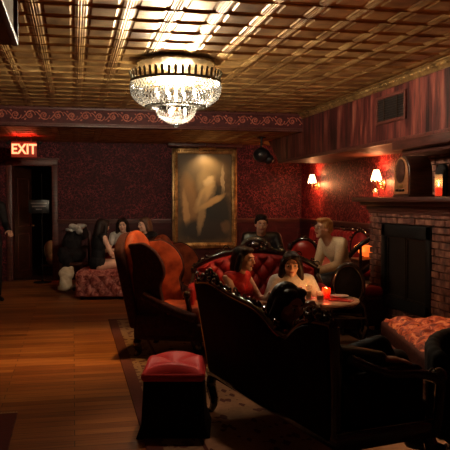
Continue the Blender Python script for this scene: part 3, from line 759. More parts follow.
def wing_chair(loc, rz, label, inner, outer, h=1.22):  # outer: darker cloth colour, also carries the unlit outside of the chair
    t = empty('wingback_chair', (*loc, 0), rz, label, 'armchair', 'wingback chairs')
    W, D = .74, .74
    # back slab with humped top
    pts = [(-.33, .30), (.33, .30), (.35, .9)] + [(.35 * math.cos(a), h - .19 + .19 * math.sin(a) ** 1.5) for a in [PI * k / 16 for k in range(1, 16)]] + [(-.35, .9)]
    tilt = Matrix.Translation((0, .17, 0)) @ Matrix.Rotation(R(-12), 4, 'X')
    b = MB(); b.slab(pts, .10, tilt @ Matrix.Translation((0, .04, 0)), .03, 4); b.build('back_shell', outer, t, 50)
    p2 = [(x * .88, .36 + (z - .30) * .97) for x, z in pts]
    b = MB(); b.slab(p2, .09, tilt @ Matrix.Translation((0, -.04, -.03)), .035, 4); b.build('backrest', inner, t, 50)
    # wings: profile in YZ, splayed
    prof = [(.26, .30), (.41, h - .24), (.40, h - .14)] + [(q.x, q.z) for q in spline([(.31, 0, h - .13), (.23, 0, h - .13), (.11, 0, h - .20), (.03, 0, h - .31), (.01, 0, h - .42), (.05, 0, h - .53), (.03, 0, .58)], 5)] + [(.0, .45), (-.02, .30)]
    for s in (-1, 1):
        b = MB(); mt = Matrix.Translation((s * .35, 0, 0)) @ Matrix.Rotation(R(s * 12), 4, 'Z') @ Matrix.Rotation(R(90), 4, 'Z')
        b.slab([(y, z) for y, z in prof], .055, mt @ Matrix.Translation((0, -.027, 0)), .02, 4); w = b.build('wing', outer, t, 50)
        b = MB(); b.slab([(.018 + y * .92, .03 + z * .96) for y, z in prof], .02, mt @ Matrix.Translation((0, (.018 if s > 0 else -.038), 0)), .006, 2); b.build('wing_lining', inner, w, 50)
    # arms
    for s in (-1, 1):
        b = MB(); b.box((s * .345, .0, .32), (.07, .58, .20), bevel=.03, seg=3)
        b.tube(spline([(s * .35, .22, .60), (s * .355, .04, .51), (s * .365, -.14, .44), (s * .37, -.28, .40)], 5), [.045] * 16, 14); b.ball((s * .37, -.285, .40), (.045, .02, .045))
        b.build('arm', outer, t, 60)
    b = MB(); b.box((0, -.02, .25), (.68, .70, .17), bevel=.03, seg=3); b.build('seat_frame', outer, t, 50)
    b = MB(); b.box((0, -.10, .405), (.58, .60, .15), bevel=.055, seg=5); b.ball((0, -.1, .46), (.26, .26, .045)); b.build('seat_cushion', inner, t, 60)
    for sx in (-1, 1):
        for sy in (-1, 1): cabriole(sx * .29, sy * .29, .18, 'leg', M['blackwood'], t)
    return t
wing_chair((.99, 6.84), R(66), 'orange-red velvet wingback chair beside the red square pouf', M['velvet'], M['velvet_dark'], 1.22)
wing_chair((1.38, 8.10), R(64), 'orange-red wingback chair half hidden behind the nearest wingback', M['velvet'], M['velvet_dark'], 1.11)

# red square pouf
pf = empty('pouf', (.645, 4.50, 0), -PSI); tag(pf, 'square black stool with a buttoned red vinyl top', 'stool')
b = MB(); b.slab([(-.235, .0), (.235, .0), (.20, .10), (.185, .37), (-.185, .37), (-.20, .10)], .42, Matrix.Translation((0, -.21, 0)), .01); b.build('base', M['blackcloth'], pf, 30)
b = MB(); b.box((0, 0, .395), (.40, .45, .06), bevel=.025, seg=3); b.build('seat_rim', M['vinyl'], pf, 50)
def f(u, v):
    return ((-.19 + .38 * u, -.215 + .43 * v, .42), (0, 0, 1))
tufted_part('seat', f, .045, 1, 1, M['vinyl'], pf, 12, .012)

# Victorian settee generic
def lean(o, k, z0=.35):
    for v in o.data.vertices:
        if v.co.z > z0: v.co.y += k * (v.co.z - z0)
    for c in o.children: lean(c, k, z0)
    return o
def settee(name, loc, rz, label, W, H, D, seat_h, uph, back_mat, crest, wood, group=None, nt=(3.5, 2), carve_amp=.032, seed=3, seat_col=None, armh=.62, humps=1):
    t = empty(name, (*loc, 0), rz, label, 'sofa', group)
    yb = D / 2
    def top(x):
        q = x / (W / 2)
        return H - .10 + crest(q)
    xs = [(-W / 2 + W * i / 28) for i in range(29)]
    pts = [(-W / 2 + .09, .30), (W / 2 - .09, .30)] + [(x * .98, top(x)) for x in reversed(xs)]
    b = MB(); b.slab(pts, .05, Matrix.Translation((0, yb - .05, 0)), .01); lean(b.build('back_shell', back_mat, t, 40), .14)
    def f(u, v):
        x = (-W / 2 + .04) + (W - .08) * u; z0 = seat_h + .0; return ((x, yb - .06 - .015 * math.sin(PI * v), z0 + (top(x) - .02 - z0) * v), (0, -1, 0))
    lean(tufted_part('backrest', f, .06, nt[0], nt[1], uph, t, 6, .013), .14)
    b = MB(); carve(b, [(x, yb - .035, top(x) + .015) for x in xs], .026, carve_amp, .03, seed)
    for hx in ([0] if humps == 1 else []):
        for k in range(16):
            a = PI * k / 15; b.ball((hx + .14 * math.cos(a), yb - .04, top(hx) + .03 + .09 * math.sin(a)), (.036, .026, .03), (0, a, 0), 8, 6)
        b.ball((hx, yb - .05, top(hx) + .06), (.055, .035, .05)); b.tube([(hx + .05 * math.cos(w), yb - .06, top(hx) + .07 + .045 * math.sin(w)) for w in [j * .7 for j in range(10)]], .012, 6)
    if humps == 0:
        rn = random.Random(21)
        for hx, n_, wd, ht in ((W * .36, 44, .20, .065), (-W * .42, 24, .10, .05)):
            for k in range(n_):
                u_ = rn.uniform(-1, 1); hz = ht * (1 - u_ * u_) * rn.random(); rr = rn.uniform(.014, .026)
                b.ball((hx + wd * u_, yb - .03 + rn.uniform(-.02, .02), top(hx + wd * u_) + .02 + hz), (rr, rr * .7, rr * .8), (rn.random(), rn.random(), rn.random()), 8, 6)
                if k % 5 == 0: b.tube([(hx + wd * u_ + .035 * math.cos(w) * (1 - w / 9), yb - .03, top(hx + wd * u_) + .03 + hz + .035 * math.sin(w) * (1 - w / 9)) for w in [j * .7 for j in range(9)]], .009, 6)
    for s in (-1, 1):
        carve(b, [(s * (W / 2 - .08), yb - .03, .30), (s * (W / 2 - .03), yb - .03, .6), (s * W / 2, yb - .035, top(s * W / 2) + .01)], .028, carve_amp * .55, .05, seed + 5 + s)
    lean(b.build('carved_crest', wood, t, 60), .14)
    b = MB(); b.box((0, -.0, seat_h - .10), (W - .03, D, .10), bevel=.02)
    carve(b, [(-W / 2 + .05, -D / 2 - .0, seat_h - .14), (0, -D / 2 - .03, seat_h - .17), (W / 2 - .05, -D / 2 - .0, seat_h - .14)], .022, .018, .05, seed + 2); b.build('seat_rail', wood, t, 60)
    b = MB(); b.box((0, -.03, seat_h - .01), (W - .12, D - .10, .10), bevel=.045, seg=4); b.ball((0, -.03, seat_h + .03), (W * .43, D * .38, .035)); b.build('seat', seat_col or uph, t, 60)
    for s in (-1, 1):
        b = MB(); pth = spline([(s * (W / 2 - .01), yb - .06, armh + .10), (s * (W / 2 + .01), yb - .25, armh + .02), (s * (W / 2 + .02), -D / 2 + .18, armh), (s * (W / 2 + .03), -D / 2 + .06, armh - .04), (s * (W / 2 - .0), -D / 2 + .02, seat_h + .08), (s * (W / 2 - .02), -D / 2 + .02, seat_h - .12)], 6)
        b.tube(pth, .026, 8); carve(b, pth[:18], .02, .016, .045, seed + 9, (s, 0, 0)); b.ball((s * (W / 2 + .03), -D / 2 + .05, armh - .02), .042)
        a = b.build('arm', wood, t, 60)
        b = MB(); b.box((s * (W / 2 - .01), .02, (armh + seat_h) / 2 + .02), (.05, D - .22, armh - seat_h + .02), bevel=.02); b.box((s * (W / 2 - .0), .0, armh + .02), (.06, D * .5, .05), bevel=.022, seg=3); b.build('arm_pad', uph, a, 50)
    for sx in (-1, 1):
        for sy in (-1, 1): cabriole(sx * (W / 2 - .06), sy * (D / 2 - .05), seat_h - .13, 'leg', wood, t)
    return t
# distant red tufted settee
settee('tufted_settee', (1.78, 6.70), -PSI, 'red button-tufted settee with black carved crest, seating two women', 1.30, 1.0, .72, .36, M['red_uphol'], M['velvet_dark'],
       lambda q: .06 * abs(math.cos(q * PI / 2)) ** 1.2 - .12 * abs(q) ** 3, M['blackwood'], nt=(8, 3), seed=3)
# foreground settee seen from behind
def crest2(q):
    return .0 + .04 * math.exp(-((q - .75) / .3) ** 2) - .13 * math.exp(-((q + .40) / .22) ** 2) - .03 * math.exp(-((q + .15) / .5) ** 2)
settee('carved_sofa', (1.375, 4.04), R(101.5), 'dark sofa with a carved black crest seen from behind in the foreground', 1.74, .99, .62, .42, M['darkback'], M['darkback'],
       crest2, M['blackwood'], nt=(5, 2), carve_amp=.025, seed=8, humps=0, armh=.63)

# patterned bench in front of the hearth
bn = empty('tufted_bench', (2.80, 4.80, 0), R(-13)); tag(bn, 'long low bench with figured orange velvet top before the fireplace', 'bench')
def f(u, v): return ((-.36 + .72 * u, -.80 + 1.60 * v, .43 + .02 * math.sin(PI * u) * math.sin(PI * v)), (0, 0, 1))
tufted_part('seat', f, .06, 2.5, 5.5, M['bench_fab'], bn, 5, .016, edge=.08)
b = MB(); b.box((0, 0, .375), (.735, 1.62, .15), bevel=.03, seg=3); b.build('seat_border', M['velvet_dark'], bn, 50)
b = MB(); b.box((0, 0, .28), (.72, 1.60, .06), bevel=.012)
for s in (-1, 1): b.tube([(s * .37, -.8, .31), (s * .37, .8, .31)], .012, 6)
b.build('apron', M['trimwood'], bn, 40)
for sx in (-1, 1):
    for sy in (-1, 1): cabriole(sx * .31, sy * .74, .27, 'leg', M['darkwood'], bn)

# rose ottoman
ot = empty('tufted_ottoman', (.62, 10.95, 0), R(-10)); tag(ot, 'wide rose patterned tufted ottoman with a woman in black sitting on it', 'ottoman')
OW, OD, OH = 1.08, .70, .40
def f(u, v): return ((-OW / 2 + OW * u, -OD / 2, .05 + (OH - .06) * v), (0, -1, 0))
tufted_part('front_panel', f, .06, 5.5, 1.5, M['pink_fab'], ot, 6, .012)
def f(u, v): return ((-OW / 2 + OW * u, -OD / 2 + OD * v, OH), (0, 0, 1))
tufted_part('seat', f, .04, 4.5, 3, M['pink_fab'], ot, 5, .012)
b = MB(); b.box((0, 0, .22), (OW - .01, OD - .01, .36), bevel=.02); b.build('base', M['pink_fab'], ot, 40)
for sx in (-1, 1):
    for sy in (-1, 1):
        b = MB(); b.cone((sx * (OW / 2 - .08), sy * (OD / 2 - .08), 0), (sx * (OW / 2 - .08), sy * (OD / 2 - .08), .05), .02, .03); b.build('leg', M['blackwood'], ot)

# small side chairs / armchairs
def balloon_chair(name, loc, rz, label, uph, wood, w=.5, h=1.0, sh=.44, group=None, carved=True, oval=(.2, .26)):
    t = empty(name, (*loc, 0), rz, label, 'chair', group); yb = .24
    cz = h - oval[1] - .03
    ring = [(oval[0] * math.cos(a), yb + .02, cz + oval[1] * math.sin(a)) for a in [2 * PI * k / 28 for k in range(29)]]
    b = MB(); b.tube(ring, .026, 8)
    for s in (-1, 1): b.tube(spline([(s * oval[0] * .75, yb + .02, cz - oval[1] * .66), (s * w * .42, yb, sh + .02), (s * w * .42, yb, sh - .08)], 4), .022, 8)
    if carved: carve(b, [(oval[0] * math.cos(a), yb, cz + oval[1] * math.sin(a) + .01) for a in [PI * k / 14 for k in range(15)]], .012, .02, .035, 7)
    b.build('back_frame', wood, t, 60)
    b = MB(); b.ball((0, yb, cz), (oval[0] * .93, .055, oval[1] * .93), None, 24, 14); b.build('backrest', uph, t)
    b = MB(); b.box((0, 0, sh - .07), (w, .50, .07), bevel=.02); b.build('seat_rail', wood, t, 40)
    b = MB(); b.box((0, -.01, sh), (w - .03, .47, .10), bevel=.045, seg=4); b.build('seat', uph, t, 60)
    for sx in (-1, 1):
        for sy in (-1, 1): cabriole(sx * (w / 2 - .04), sy * .21, sh - .08, 'leg', wood, t)
    return t
balloon_chair('balloon_back_chair', (2.57, 7.75), R(-30), 'red leather balloon-back chair behind the right end of the settee', M['red_leather'], M['blackwood'], .52, 1.06, .44, oval=(.17, .19))
balloon_chair('balloon_back_chair', (3.93, 9.52), R(-58), 'crimson oval-back chair with dark frame by the crimson wall', M['red_uphol'], M['blackwood'], .5, 1.07, .44, oval=(.17, .25))
balloon_chair('side_chair', (2.74, 6.72), R(160), 'black upholstered side chair with its back beyond the round table', M['blackcloth'], M['blackwood'], .38, .89, .42, carved=False, oval=(.145, .21))
# man's chair
balloon_chair('side_chair', (2.32, 8.62), R(-10), 'dark chair mostly hidden behind the settee, with the man in black on it', M['velvet_dark'], M['blackwood'], .5, .98, .44, carved=False, oval=(.2, .22))
# wall banquette
wb = empty('banquette', (4.12, 11.3, 0)); tag(wb, 'red channel-backed banquette along the crimson wall', 'sofa')
b = MB(); b.box((-.02, 0, .22), (.62, 2.6, .40), bevel=.03); b.build('base', M['velvet_dark'], wb, 50)
b = MB(); b.box((-.05, 0, .44), (.58, 2.6, .12), bevel=.05, seg=4); b.build('seat', M['red_uphol'], wb, 50)
b = MB()
for i in range(17):
    y = -1.2 + i * .15; b.cap((.24, y, .48), (.30, y, .93), .075, .07, 10)
b.build('channel_back', M['red_uphol'], wb)
b = MB(); carve(b, [(.29, -1.28 + i * .128, 1.0 + .03 * abs(math.sin(i * .9))) for i in range(21)], .02, .02, .05, 5, (-1, 0, 0)); b.build('crest_rail', M['blackwood'], wb)

# blonde's seat: red ottoman cube
rs = empty('red_armchair', (3.08, 7.50, 0), R(-80)); tag(rs, 'low red armchair under the person in a cream sweater', 'armchair')
b = MB(); b.box((0, 0, .26), (.62, .56, .34), bevel=.04, seg=3); b.build('base', M['velvet_dark'], rs, 50)
b = MB(); b.box((0, 0, .47), (.60, .56, .12), bevel=.05, seg=4); b.build('seat', M['red_uphol'], rs, 50)
for sx in (-1, 1):
    for sy in (-1, 1):
        b = MB(); b.cone((sx * .24, sy * .22, 0), (sx * .24, sy * .22, .10), .018, .028); b.build('leg', M['blackwood'], rs)

# side table with amber lamp, and dark curved chair in front of the fireplace end
stb = empty('side_table', (3.88, 8.74, 0)); tag(stb, 'dark side table behind the brick end of the fireplace', 'table')
b = MB(); b.box((0, 0, .70), (.42, .36, .035), bevel=.01); b.build('tabletop', M['darkwood'], stb, 30)
b = MB(); b.box((0, 0, .63), (.36, .30, .11), bevel=.008); b.build('apron', M['darkwood'], stb, 30)
for sx in (-1, 1):
    for sy in (-1, 1):
        b = MB(); b.tube(spline([(sx * .16, sy * .13, .60), (sx * .17, sy * .14, .5), (sx * .14, sy * .11, .2), (sx * .17, sy * .14, 0)], 5), [.024] * 5 + [.018] * 11, 8); b.build('leg', M['darkwood'], stb)
al = empty('amber_lamp', (3.82, 8.70, .718)); tag(al, 'glowing round amber glass lamp on the dark side table', 'lamp')
b = MB(); b.lathe([(.06, 0), (.065, .01), (.03, .02), (.025, .03), (0, .03)], seg=24); b.build('base', M['brass'], al)
b = MB(); b.lathe([(.03, .028), (.08, .045), (.11, .09), (.10, .14), (.06, .175), (.03, .18)], seg=28); b.build('glass_globe', M['amber'], al)
l = bpy.data.lights.new('amber_light', 'POINT'); l.energy = 4; l.color = (1, .25, .05); l.shadow_soft_size = .1
lo = bpy.data.objects.new('amber_light', l); col.objects.link(lo); lo.parent = al; lo.location = (-.14, -.05, .16)
cc = empty('curved_chair', (3.52, 8.22, 0), R(-70)); tag(cc, 'black chair with sweeping curved back just left of the brick fireplace', 'chair')
b = MB(); pth = spline([(-.28, -.26, .62), (-.27, -.02, .72), (-.20, .20, .92), (0, .27, 1.02), (.18, .2, .98), (.27, 0, .76), (.28, -.24, .62)], 6)
b.tube(pth, .034, 10)
for x, y, z in ((-.28, -.24, .62), (.28, -.24, .62), (-.2, .2, .92), (.18, .2, .97)): b.cone((x, y, z), (x * .9, y * .9, .42), .02, .022)
b.build('back_frame', M['blackwood'], cc)
b = MB(); b.box((0, 0, .42), (.5, .48, .10), bevel=.04, seg=3); b.build('seat', M['blackcloth'], cc, 50)
for sx in (-1, 1):
    for sy in (-1, 1): cabriole(sx * .21, sy * .2, .37, 'leg', M['blackwood'], cc)

# dark armchair at lower right
ac = empty('tub_chair', (2.32, 3.50, 0), R(-20)); tag(ac, 'dark upholstered tub chair cut off at the right edge of the photo', 'armchair')
b = MB(); N = 20; 
pth = [(.33 * math.cos(a), .30 * math.sin(a) * 1.0, 0) for a in [R(-20 + 220 * k / N) for k in range(N + 1)]]
for i in range(N + 1):
    x, y, _ = pth[i]; hh = .62 + .08 * math.sin(PI * i / N)
    b.cap((x * .98, y * .98, .22), (x * 1.04, y * 1.04, hh), .055, .05, 10)
o_ = b.build('backrest', M['blackcloth'], ac); remesh(o_, .018, 3)
b = MB(); b.cone((0, -.02, .15), (0, -.02, .38), .29, .31, 28); b.build('seat_frame', M['blackcloth'], ac)
b = MB(); b.ball((0, -.02, .39), (.29, .28, .07), None, 24, 12); b.build('seat', M['darkback'], ac)
for sx in (-1, 1):
    for sy in (-1, 1): cabriole(sx * .2, sy * .2, .17, 'leg', M['blackwood'], ac)

# round marble table
tb = empty('round_table', (2.16, 5.90, 0)); tag(tb, 'small round marble-topped pedestal table holding candle and glasses', 'table')
b = MB(); b.lathe([(0, .585), (.32, .585), (.335, .592), (.34, .603), (.335, .615), (0, .618)], seg=56); b.build('tabletop', M['marble'], tb)
b = MB(); b.lathe([(.0, .56), (.29, .56), (.295, .584), (0, .584)], seg=40); b.build('rim', M['blackwood'], tb)
b = MB(); b.lathe([(.02, .06), (.07, .08), (.05, .14), (.025, .2), (.03, .28), (.055, .34), (.03, .42), (.04, .5), (.09, .56), (0, .56)], seg=24); b.build('pedestal', M['blackwood'], tb)
for i in range(3):
    a = 2 * PI * i / 3 + .4; b = MB(); ca, sa = math.cos(a), math.sin(a)
    b.tube(spline([(.03 * ca, .03 * sa, .12), (.15 * ca, .15 * sa, .12), (.25 * ca, .25 * sa, .05), (.32 * ca, .32 * sa, .015)], 5), [.03 - .001 * k for k in range(16)], 8); b.build('leg', M['blackwood'], tb)
TZ = .618
candle('table_candle', (2.20, 5.88, TZ), 'lit candle in a short red glass near the middle of the round table', .036, .10, .10, red=.5, power=3.5, glass=M['redglass'])
def tumbler(loc, label, r=.032, h=.11, fill=M['marble'], g='drinks on the round table'):
    t = empty('drinking_glass', loc); tag(t, label, 'glass', g)
    b = MB(); b.lathe([(r * .85, 0), (r, h), (r - .003, h), (r * .85 - .003, .01), (0, .01)], seg=22); b.build('glass_wall', M['clearglass'], t)
    b = MB(); b.lathe([(r * .8, .012), (r * .9, h * .6), (0, h * .6)], seg=18); b.build('drink', fill, t)
drink = noisy('amber_drink', (.25, .12, .04), (.35, .2, .08), 6, .2); drink2 = noisy('cloudy_drink', (.4, .34, .25), (.5, .44, .33), 6, .3)
tumbler((2.03, 5.86, TZ), 'tall clear glass left of the red candle on the round table', .03, .13, drink2)
tumbler((2.10, 5.76, TZ), 'short glass with amber drink in front on the round table', .035, .085, drink)
tumbler((1.98, 5.98, TZ), 'small glass at the far left rim of the round table', .027, .10, drink2)
b = MB(); b.box((0, 0, .004), (.14, .20, .008), rot=(0, 0, R(50)), bevel=.002); o_ = b.build('menu_card', M['red_leather']); o_.location = (2.30, 5.76, TZ); tag(o_, 'red card lying on the round table to the right of the candle', 'card')
b = MB(); b.lathe([(0, 0), (.06, 0), (.085, .012), (.083, .016), (.058, .005), (0, .005)], seg=28); o_ = b.build('saucer', M['greycloth']); o_.location = (2.36, 5.97, TZ); tag(o_, 'pale saucer near the right rim of the round table', 'saucer')

# coats and bags at the left of the ottoman
cp = empty('wooden_chair', (.02, 12.0, 0), R(-20)); tag(cp, 'dark wooden chair under a heap of coats by the back wainscot', 'chair')
b = MB(); b.box((0, 0, .44), (.42, .42, .05), bevel=.012); b.build('seat', M['darkwood'], cp, 30)
b = MB(); b.box((0, .19, .92), (.42, .03, .10), bevel=.01); b.box((0, .19, .7), (.38, .02, .06), bevel=.006)
for s in (-1, 1): b.box((s * .19, .19, .7), (.04, .035, .5), bevel=.008)
b.build('backrest', M['darkwood'], cp, 30)
for sx in (-1, 1):
    for sy in (-1, 1):
        b = MB(); b.cone((sx * .18, sy * .18, 0), (sx * .18, sy * .18, .42), .017, .022); b.build('leg', M['darkwood'], cp)
def heap(name, loc, balls, mat, label, cat, vox=.018):
    b = MB()
    for c, r in balls: b.ball(c, r, (random.uniform(-.4, .4), random.uniform(-.4, .4), random.uniform(-1, 1)))
    o = b.build(name, mat); remesh(o, vox, 3)
    m = o.modifiers.new('d', 'DISPLACE'); tx = bpy.data.textures.new(name, 'CLOUDS'); tx.noise_scale = .12; m.texture = tx; m.strength = .05; m.mid_level = .5
    dg = bpy.context.evaluated_depsgraph_get(); dg.update(); me = bpy.data.meshes.new_from_object(o.evaluated_get(dg)); o.modifiers.clear(); o.data = me
    o.location = loc; tag(o, label, cat); return o
heap('coat', (.02, 11.98, .48), [((0, 0, .10), (.2, .19, .13)), ((-.04, .06, .3), (.17, .16, .2)), ((.06, .1, .46), (.18, .13, .14)), ((-.14, -.08, .05), (.12, .12, .2)), ((-.1, -.12, -.12), (.1, .06, .2))], M['blackcloth'], 'black coats heaped on the wooden chair left of the seated women', 'coat')
heap('scarf', (.04, 11.92, 1.0), [((0, 0, .03), (.15, .08, .045)), ((.1, .03, .07), (.1, .07, .035)), ((-.1, 0, -.01), (.08, .06, .03)), ((.06, -.04, -.03), (.07, .05, .05))], M['greycloth'], 'pale grey scarf on top of the heap of black coats', 'scarf', .012)
heap('tote_bag', (-.12, 11.62, .02), [((0, 0, .14), (.12, .09, .16)), ((.01, 0, .28), (.13, .08, .12)), ((-.02, 0, .06), (.13, .09, .07)), ((.08, 0, .36), (.05, .05, .05))], M['canvascloth'], 'cream cloth bag on the floor in front of the coats', 'bag', .014)
heap('handbag', (.10, 11.50, .02), [((0, 0, .07), (.14, .10, .075)), ((.03, 0, .16), (.10, .07, .09))], M['leather_black'], 'black handbag on the floor beside the cream cloth bag', 'bag', .014)

# ------------------------------------------------------------------ people
def V(*a): return Vector(a)
def hand(b, w, d, n, side=1, curl=25, sc_=1.0, spread=.0):
    d = d.normalized(); n = (n - d * n.dot(d)).normalized(); s = d.cross(n).normalized() * side
    rot = Matrix((s, d, n)).transposed()
    b.ball(w + d * .045 * sc_, (.040 * sc_, .055 * sc_, .017 * sc_), rot, 12, 8)
    for k, L in zip((-1.5, -.5, .5, 1.5), (.062, .078, .072, .058)):
        p = w + d * .085 * sc_ + s * k * .0195 * sc_; a1 = R(curl * .6); a2 = R(curl * 1.8); dd = (d + s * k * .06 * (1 + spread))
        q = p + (dd * math.cos(a1) + n * math.sin(a1)) * L * .5 * sc_; r_ = q + (dd * math.cos(a2) + n * math.sin(a2)) * L * .5 * sc_
        b.cap(p - d * .02, q, .0092 * sc_, .0085 * sc_, 8); b.cap(q, r_, .0085 * sc_, .0075 * sc_, 8)
    p = w + d * .028 * sc_ - s * .030 * sc_; q = p + (d * .6 - s * .75 + n * .25).normalized() * .038 * sc_; r_ = q + (d * .85 - s * .3 + n * .3).normalized() * .032 * sc_
    b.cap(p, q, .012 * sc_, .010 * sc_, 8); b.cap(q, r_, .010 * sc_, .0085 * sc_, 8)

def figure(label, loc, rz, J, skin='skin', hair=('long', 'hair_dark'), top=('black_top', 1), bottom=('black_top', 'long'), shoes='leather_black', look=(0, 0, 0), fem=True, s=1.0, handn=None, extra=None, group=None, curl=(25, 25), sit=True):
    t = empty('person', loc, rz, label, 'person', group)
    D = dict(pelvis=(0, 0, .52), chest=(0, .03, .86), neck=(0, .0, 1.02), head=(0, -.04, 1.17), shL=(.165, .03, .97), shR=(-.165, .03, .97), elL=(.23, -.08, .72), elR=(-.23, -.08, .72),
             wrL=(.14, -.32, .64), wrR=(-.14, -.32, .64), hipL=(.085, -.0, .50), hipR=(-.085, 0, .50), knL=(.12, -.44, .52), knR=(-.12, -.44, .52), anL=(.12, -.46, .09), anR=(-.12, -.46, .09))
    D.update(J); D = {k: Vector(v) for k, v in D.items()}
    def torso(b, g):
        pe, chst, nk = D['pelvis'], D['chest'], D['neck']; ws = .93 if fem else 1.0
        mid = pe.lerp(chst, .45)
        ax = (D['shL'] - D['shR']).normalized(); up = (nk - pe).normalized(); fw = up.cross(ax).normalized(); rot = Matrix((ax, fw, up)).transposed()
        b.ball(pe, (.165 + g, .12 + g, .12 + g), Matrix(((D['hipL'] - D['hipR']).normalized(), Vector((0, 0, 1)).cross((D['hipL'] - D['hipR']).normalized()), Vector((0, 0, 1)))).transposed())
        b.ball(mid, (.125 * ws + g, .095 + g, .15 + g), rot); b.ball(chst, (.155 * ws + g, .105 + g, .15 + g), rot)
        up_ = (D['shL'] + D['shR']) / 2
        b.cap(D['shL'].lerp(up_, .18), D['shR'].lerp(up_, .18), .058 * ws + g, .058 * ws + g)
        b.ball(up_.lerp(chst, .45), (.15 * ws + g, .10 + g, .09 + g), rot)
        if fem:
            for q in (-1, 1): b.ball(chst - fw * .085 + ax * q * .068 - up * .01, .055 + g * .8)
    def arm(b, S, g, upto=2, frac=1.0):
        sh, el, wr = D['sh' + S], D['el' + S], D['wr' + S]; k = .9 if fem else 1.0
        b.cap(sh, el if upto >= 1 else sh.lerp(el, frac), .048 * k + g, .038 * k + g)
        if upto >= 2: b.cap(el, el.lerp(wr, .35), .038 * k + g, .036 * k + g); b.cap(el.lerp(wr, .35), wr if g == 0 else wr.lerp(el, .06), .036 * k + g, .024 * k + g * 1.1)
    def leg(b, S, g, upto=2):
        hp, kn, an = D['hip' + S], D['kn' + S], D['an' + S]
        b.cap(hp, hp.lerp(kn, .4), .088 + g, .078 + g); b.cap(hp.lerp(kn, .4), kn, .078 + g, .054 + g)
        if upto >= 2: b.cap(kn, kn.lerp(an, .35), .053 + g, .054 + g); b.cap(kn.lerp(an, .35), an, .054 + g, .034 + g)
    # head frame
    hd = D['head']; hm = Euler((R(look[1]), R(look[2]), R(look[0])), 'XYZ').to_matrix()
    hm = Matrix.Rotation(R(look[0]), 3, 'Z') @ Matrix.Rotation(R(look[1]), 3, 'X') @ Matrix.Rotation(R(look[2]), 3, 'Y')
    H = lambda x, y, z: hd + hm @ Vector((x, y, z))
    b = MB(); torso(b, 0)
    for S in 'LR': arm(b, S, 0); leg(b, S, 0)
    for S, q, cr in (('L', 1, curl[0]), ('R', -1, curl[1])):
        d = (D['wr' + S] - D['el' + S]).normalized(); nn = Vector((0, 0, -1))
        if handn and S in handn: nn = Vector(handn[S][0]); d = Vector(handn[S][1]).normalized() if len(handn[S]) > 1 else d
        hand(b, D['wr' + S], d, nn, q, cr)
        an = D['an' + S]; kn = D['kn' + S]; fd = Vector((0, -1, 0)); b.cap(an + V(0, .02, -.05), an + fd * .12 + V(0, 0, -.06), .033, .03)
    b.cap(D['neck'] + V(0, .01, -.04), H(0, .015, -.05), .052 if fem else .06, .048 if fem else .056)
    b.ball(H(0, .014, .022), (.073, .092, .086), hm); b.ball(H(0, -.018, -.035), (.058, .070, .068), hm); b.ball(H(0, -.062, -.085), (.027, .024, .022), hm)
    b.cap(H(0, -.086, .012), H(0, -.104, -.020), .009, .013, 8); b.ball(H(0, -.094, -.026), (.017, .012, .009), hm)
    b.cap(H(-.03, -.074, .028), H(.03, -.074, .028), .014, .014, 8)
    for q in (-1, 1): b.ball(H(q * .038, -.058, -.022), (.024, .024, .022), hm); b.ball(H(q * .074, .012, -.004), (.009, .02, .03), hm)
    bod = b.build('body', M[skin], t); remesh(bod, .0085, 2)
    for q in (-1, 1):
        b = MB(); b.ball(H(q * .030, -.0785, .006), (.0145, .009, .0085), hm, 10, 8); e = b.build('eye', M['eyewhite'], t)
        b = MB(); b.ball(H(q * .030, -.0855, .006), (.0065, .004, .0065), hm, 8, 6); b.build('iris', M['iris'], e)
        b = MB(); b.cap(H(q * .016, -.088, .027), H(q * .044, -.079, .030), .0042, .003, 6); b.build('eyebrow', M[hair[1] if hair[1] != 'hair_blond' else 'hair_brown'], t)
    b = MB(); b.ball(H(0, -.083, -.053), (.023, .011, .0085), hm, 10, 8); b.build('mouth', M['lips'], t)
    # hair
    b = MB(); hs = hair[0]
    b.ball(H(0, .030, .040), (.086, .096, .088), hm); b.ball(H(0, .062, .0), (.074, .062, .075), hm)
    if hs in ('long', 'wavy'):
        dn = Vector((0, 0, -1))
        for q in (-1, 1):
            p0 = H(q * .070, .000, .03); p1 = H(q * .085, .01, -.06); p2 = p1 + dn * .11 + V(0, .01, 0) + hm @ V(q * .012, .012, 0)
            b.cap(p0, p1, .032, .034); b.cap(p1, p2, .034, .030); b.cap(p2, p2 + dn * .07, .03, .018)
        p0 = H(0, .07, .0); p1 = H(0, .085, -.10); b.cap(p0, p1, .075, .075); b.cap(p1, p1 + dn * .15, .075, .055)
        b.ball(H(.03, -.045, .088), (.045, .04, .025), hm); b.ball(H(-.035, -.04, .086), (.045, .045, .026), hm)
        for q in (-1, 1): b.cap(H(q * .03, -.055, .085), H(q * .070, -.035, .03), .018, .022, 8)
    elif hs == 'bun':
        b.ball(H(0, .10, .03), (.045, .04, .045), hm); b.ball(H(0, -.02, .085), (.06, .06, .03), hm)
        for q in (-1, 1): b.cap(H(q * .05, -.04, .07), H(q * .076, 0, .0), .016, .02, 8)
    elif hs == 'short':
        b.ball(H(.01, -.035, .095), (.065, .055, .028), hm)
        for i in range(14):
            a = i * .45; b.ball(H(.045 * math.cos(a), .015 + .05 * math.sin(a), .098 - .008 * (i % 3)), .026, u=8, v=6)
        for q in (-1, 1): b.ball(H(q * .074, .0, .035), (.014, .03, .035), hm)
    elif hs == 'bob':
        for q in (-1, 1): b.cap(H(q * .068, .005, .03), H(q * .080, .02, -.085), .032, .034)
        b.cap(H(0, .07, .0), H(0, .075, -.09), .07, .068); b.ball(H(.0, -.035, .090), (.065, .05, .026), hm)
    ho = b.build('hair', M[hair[1]], t); remesh(ho, .009, 2)
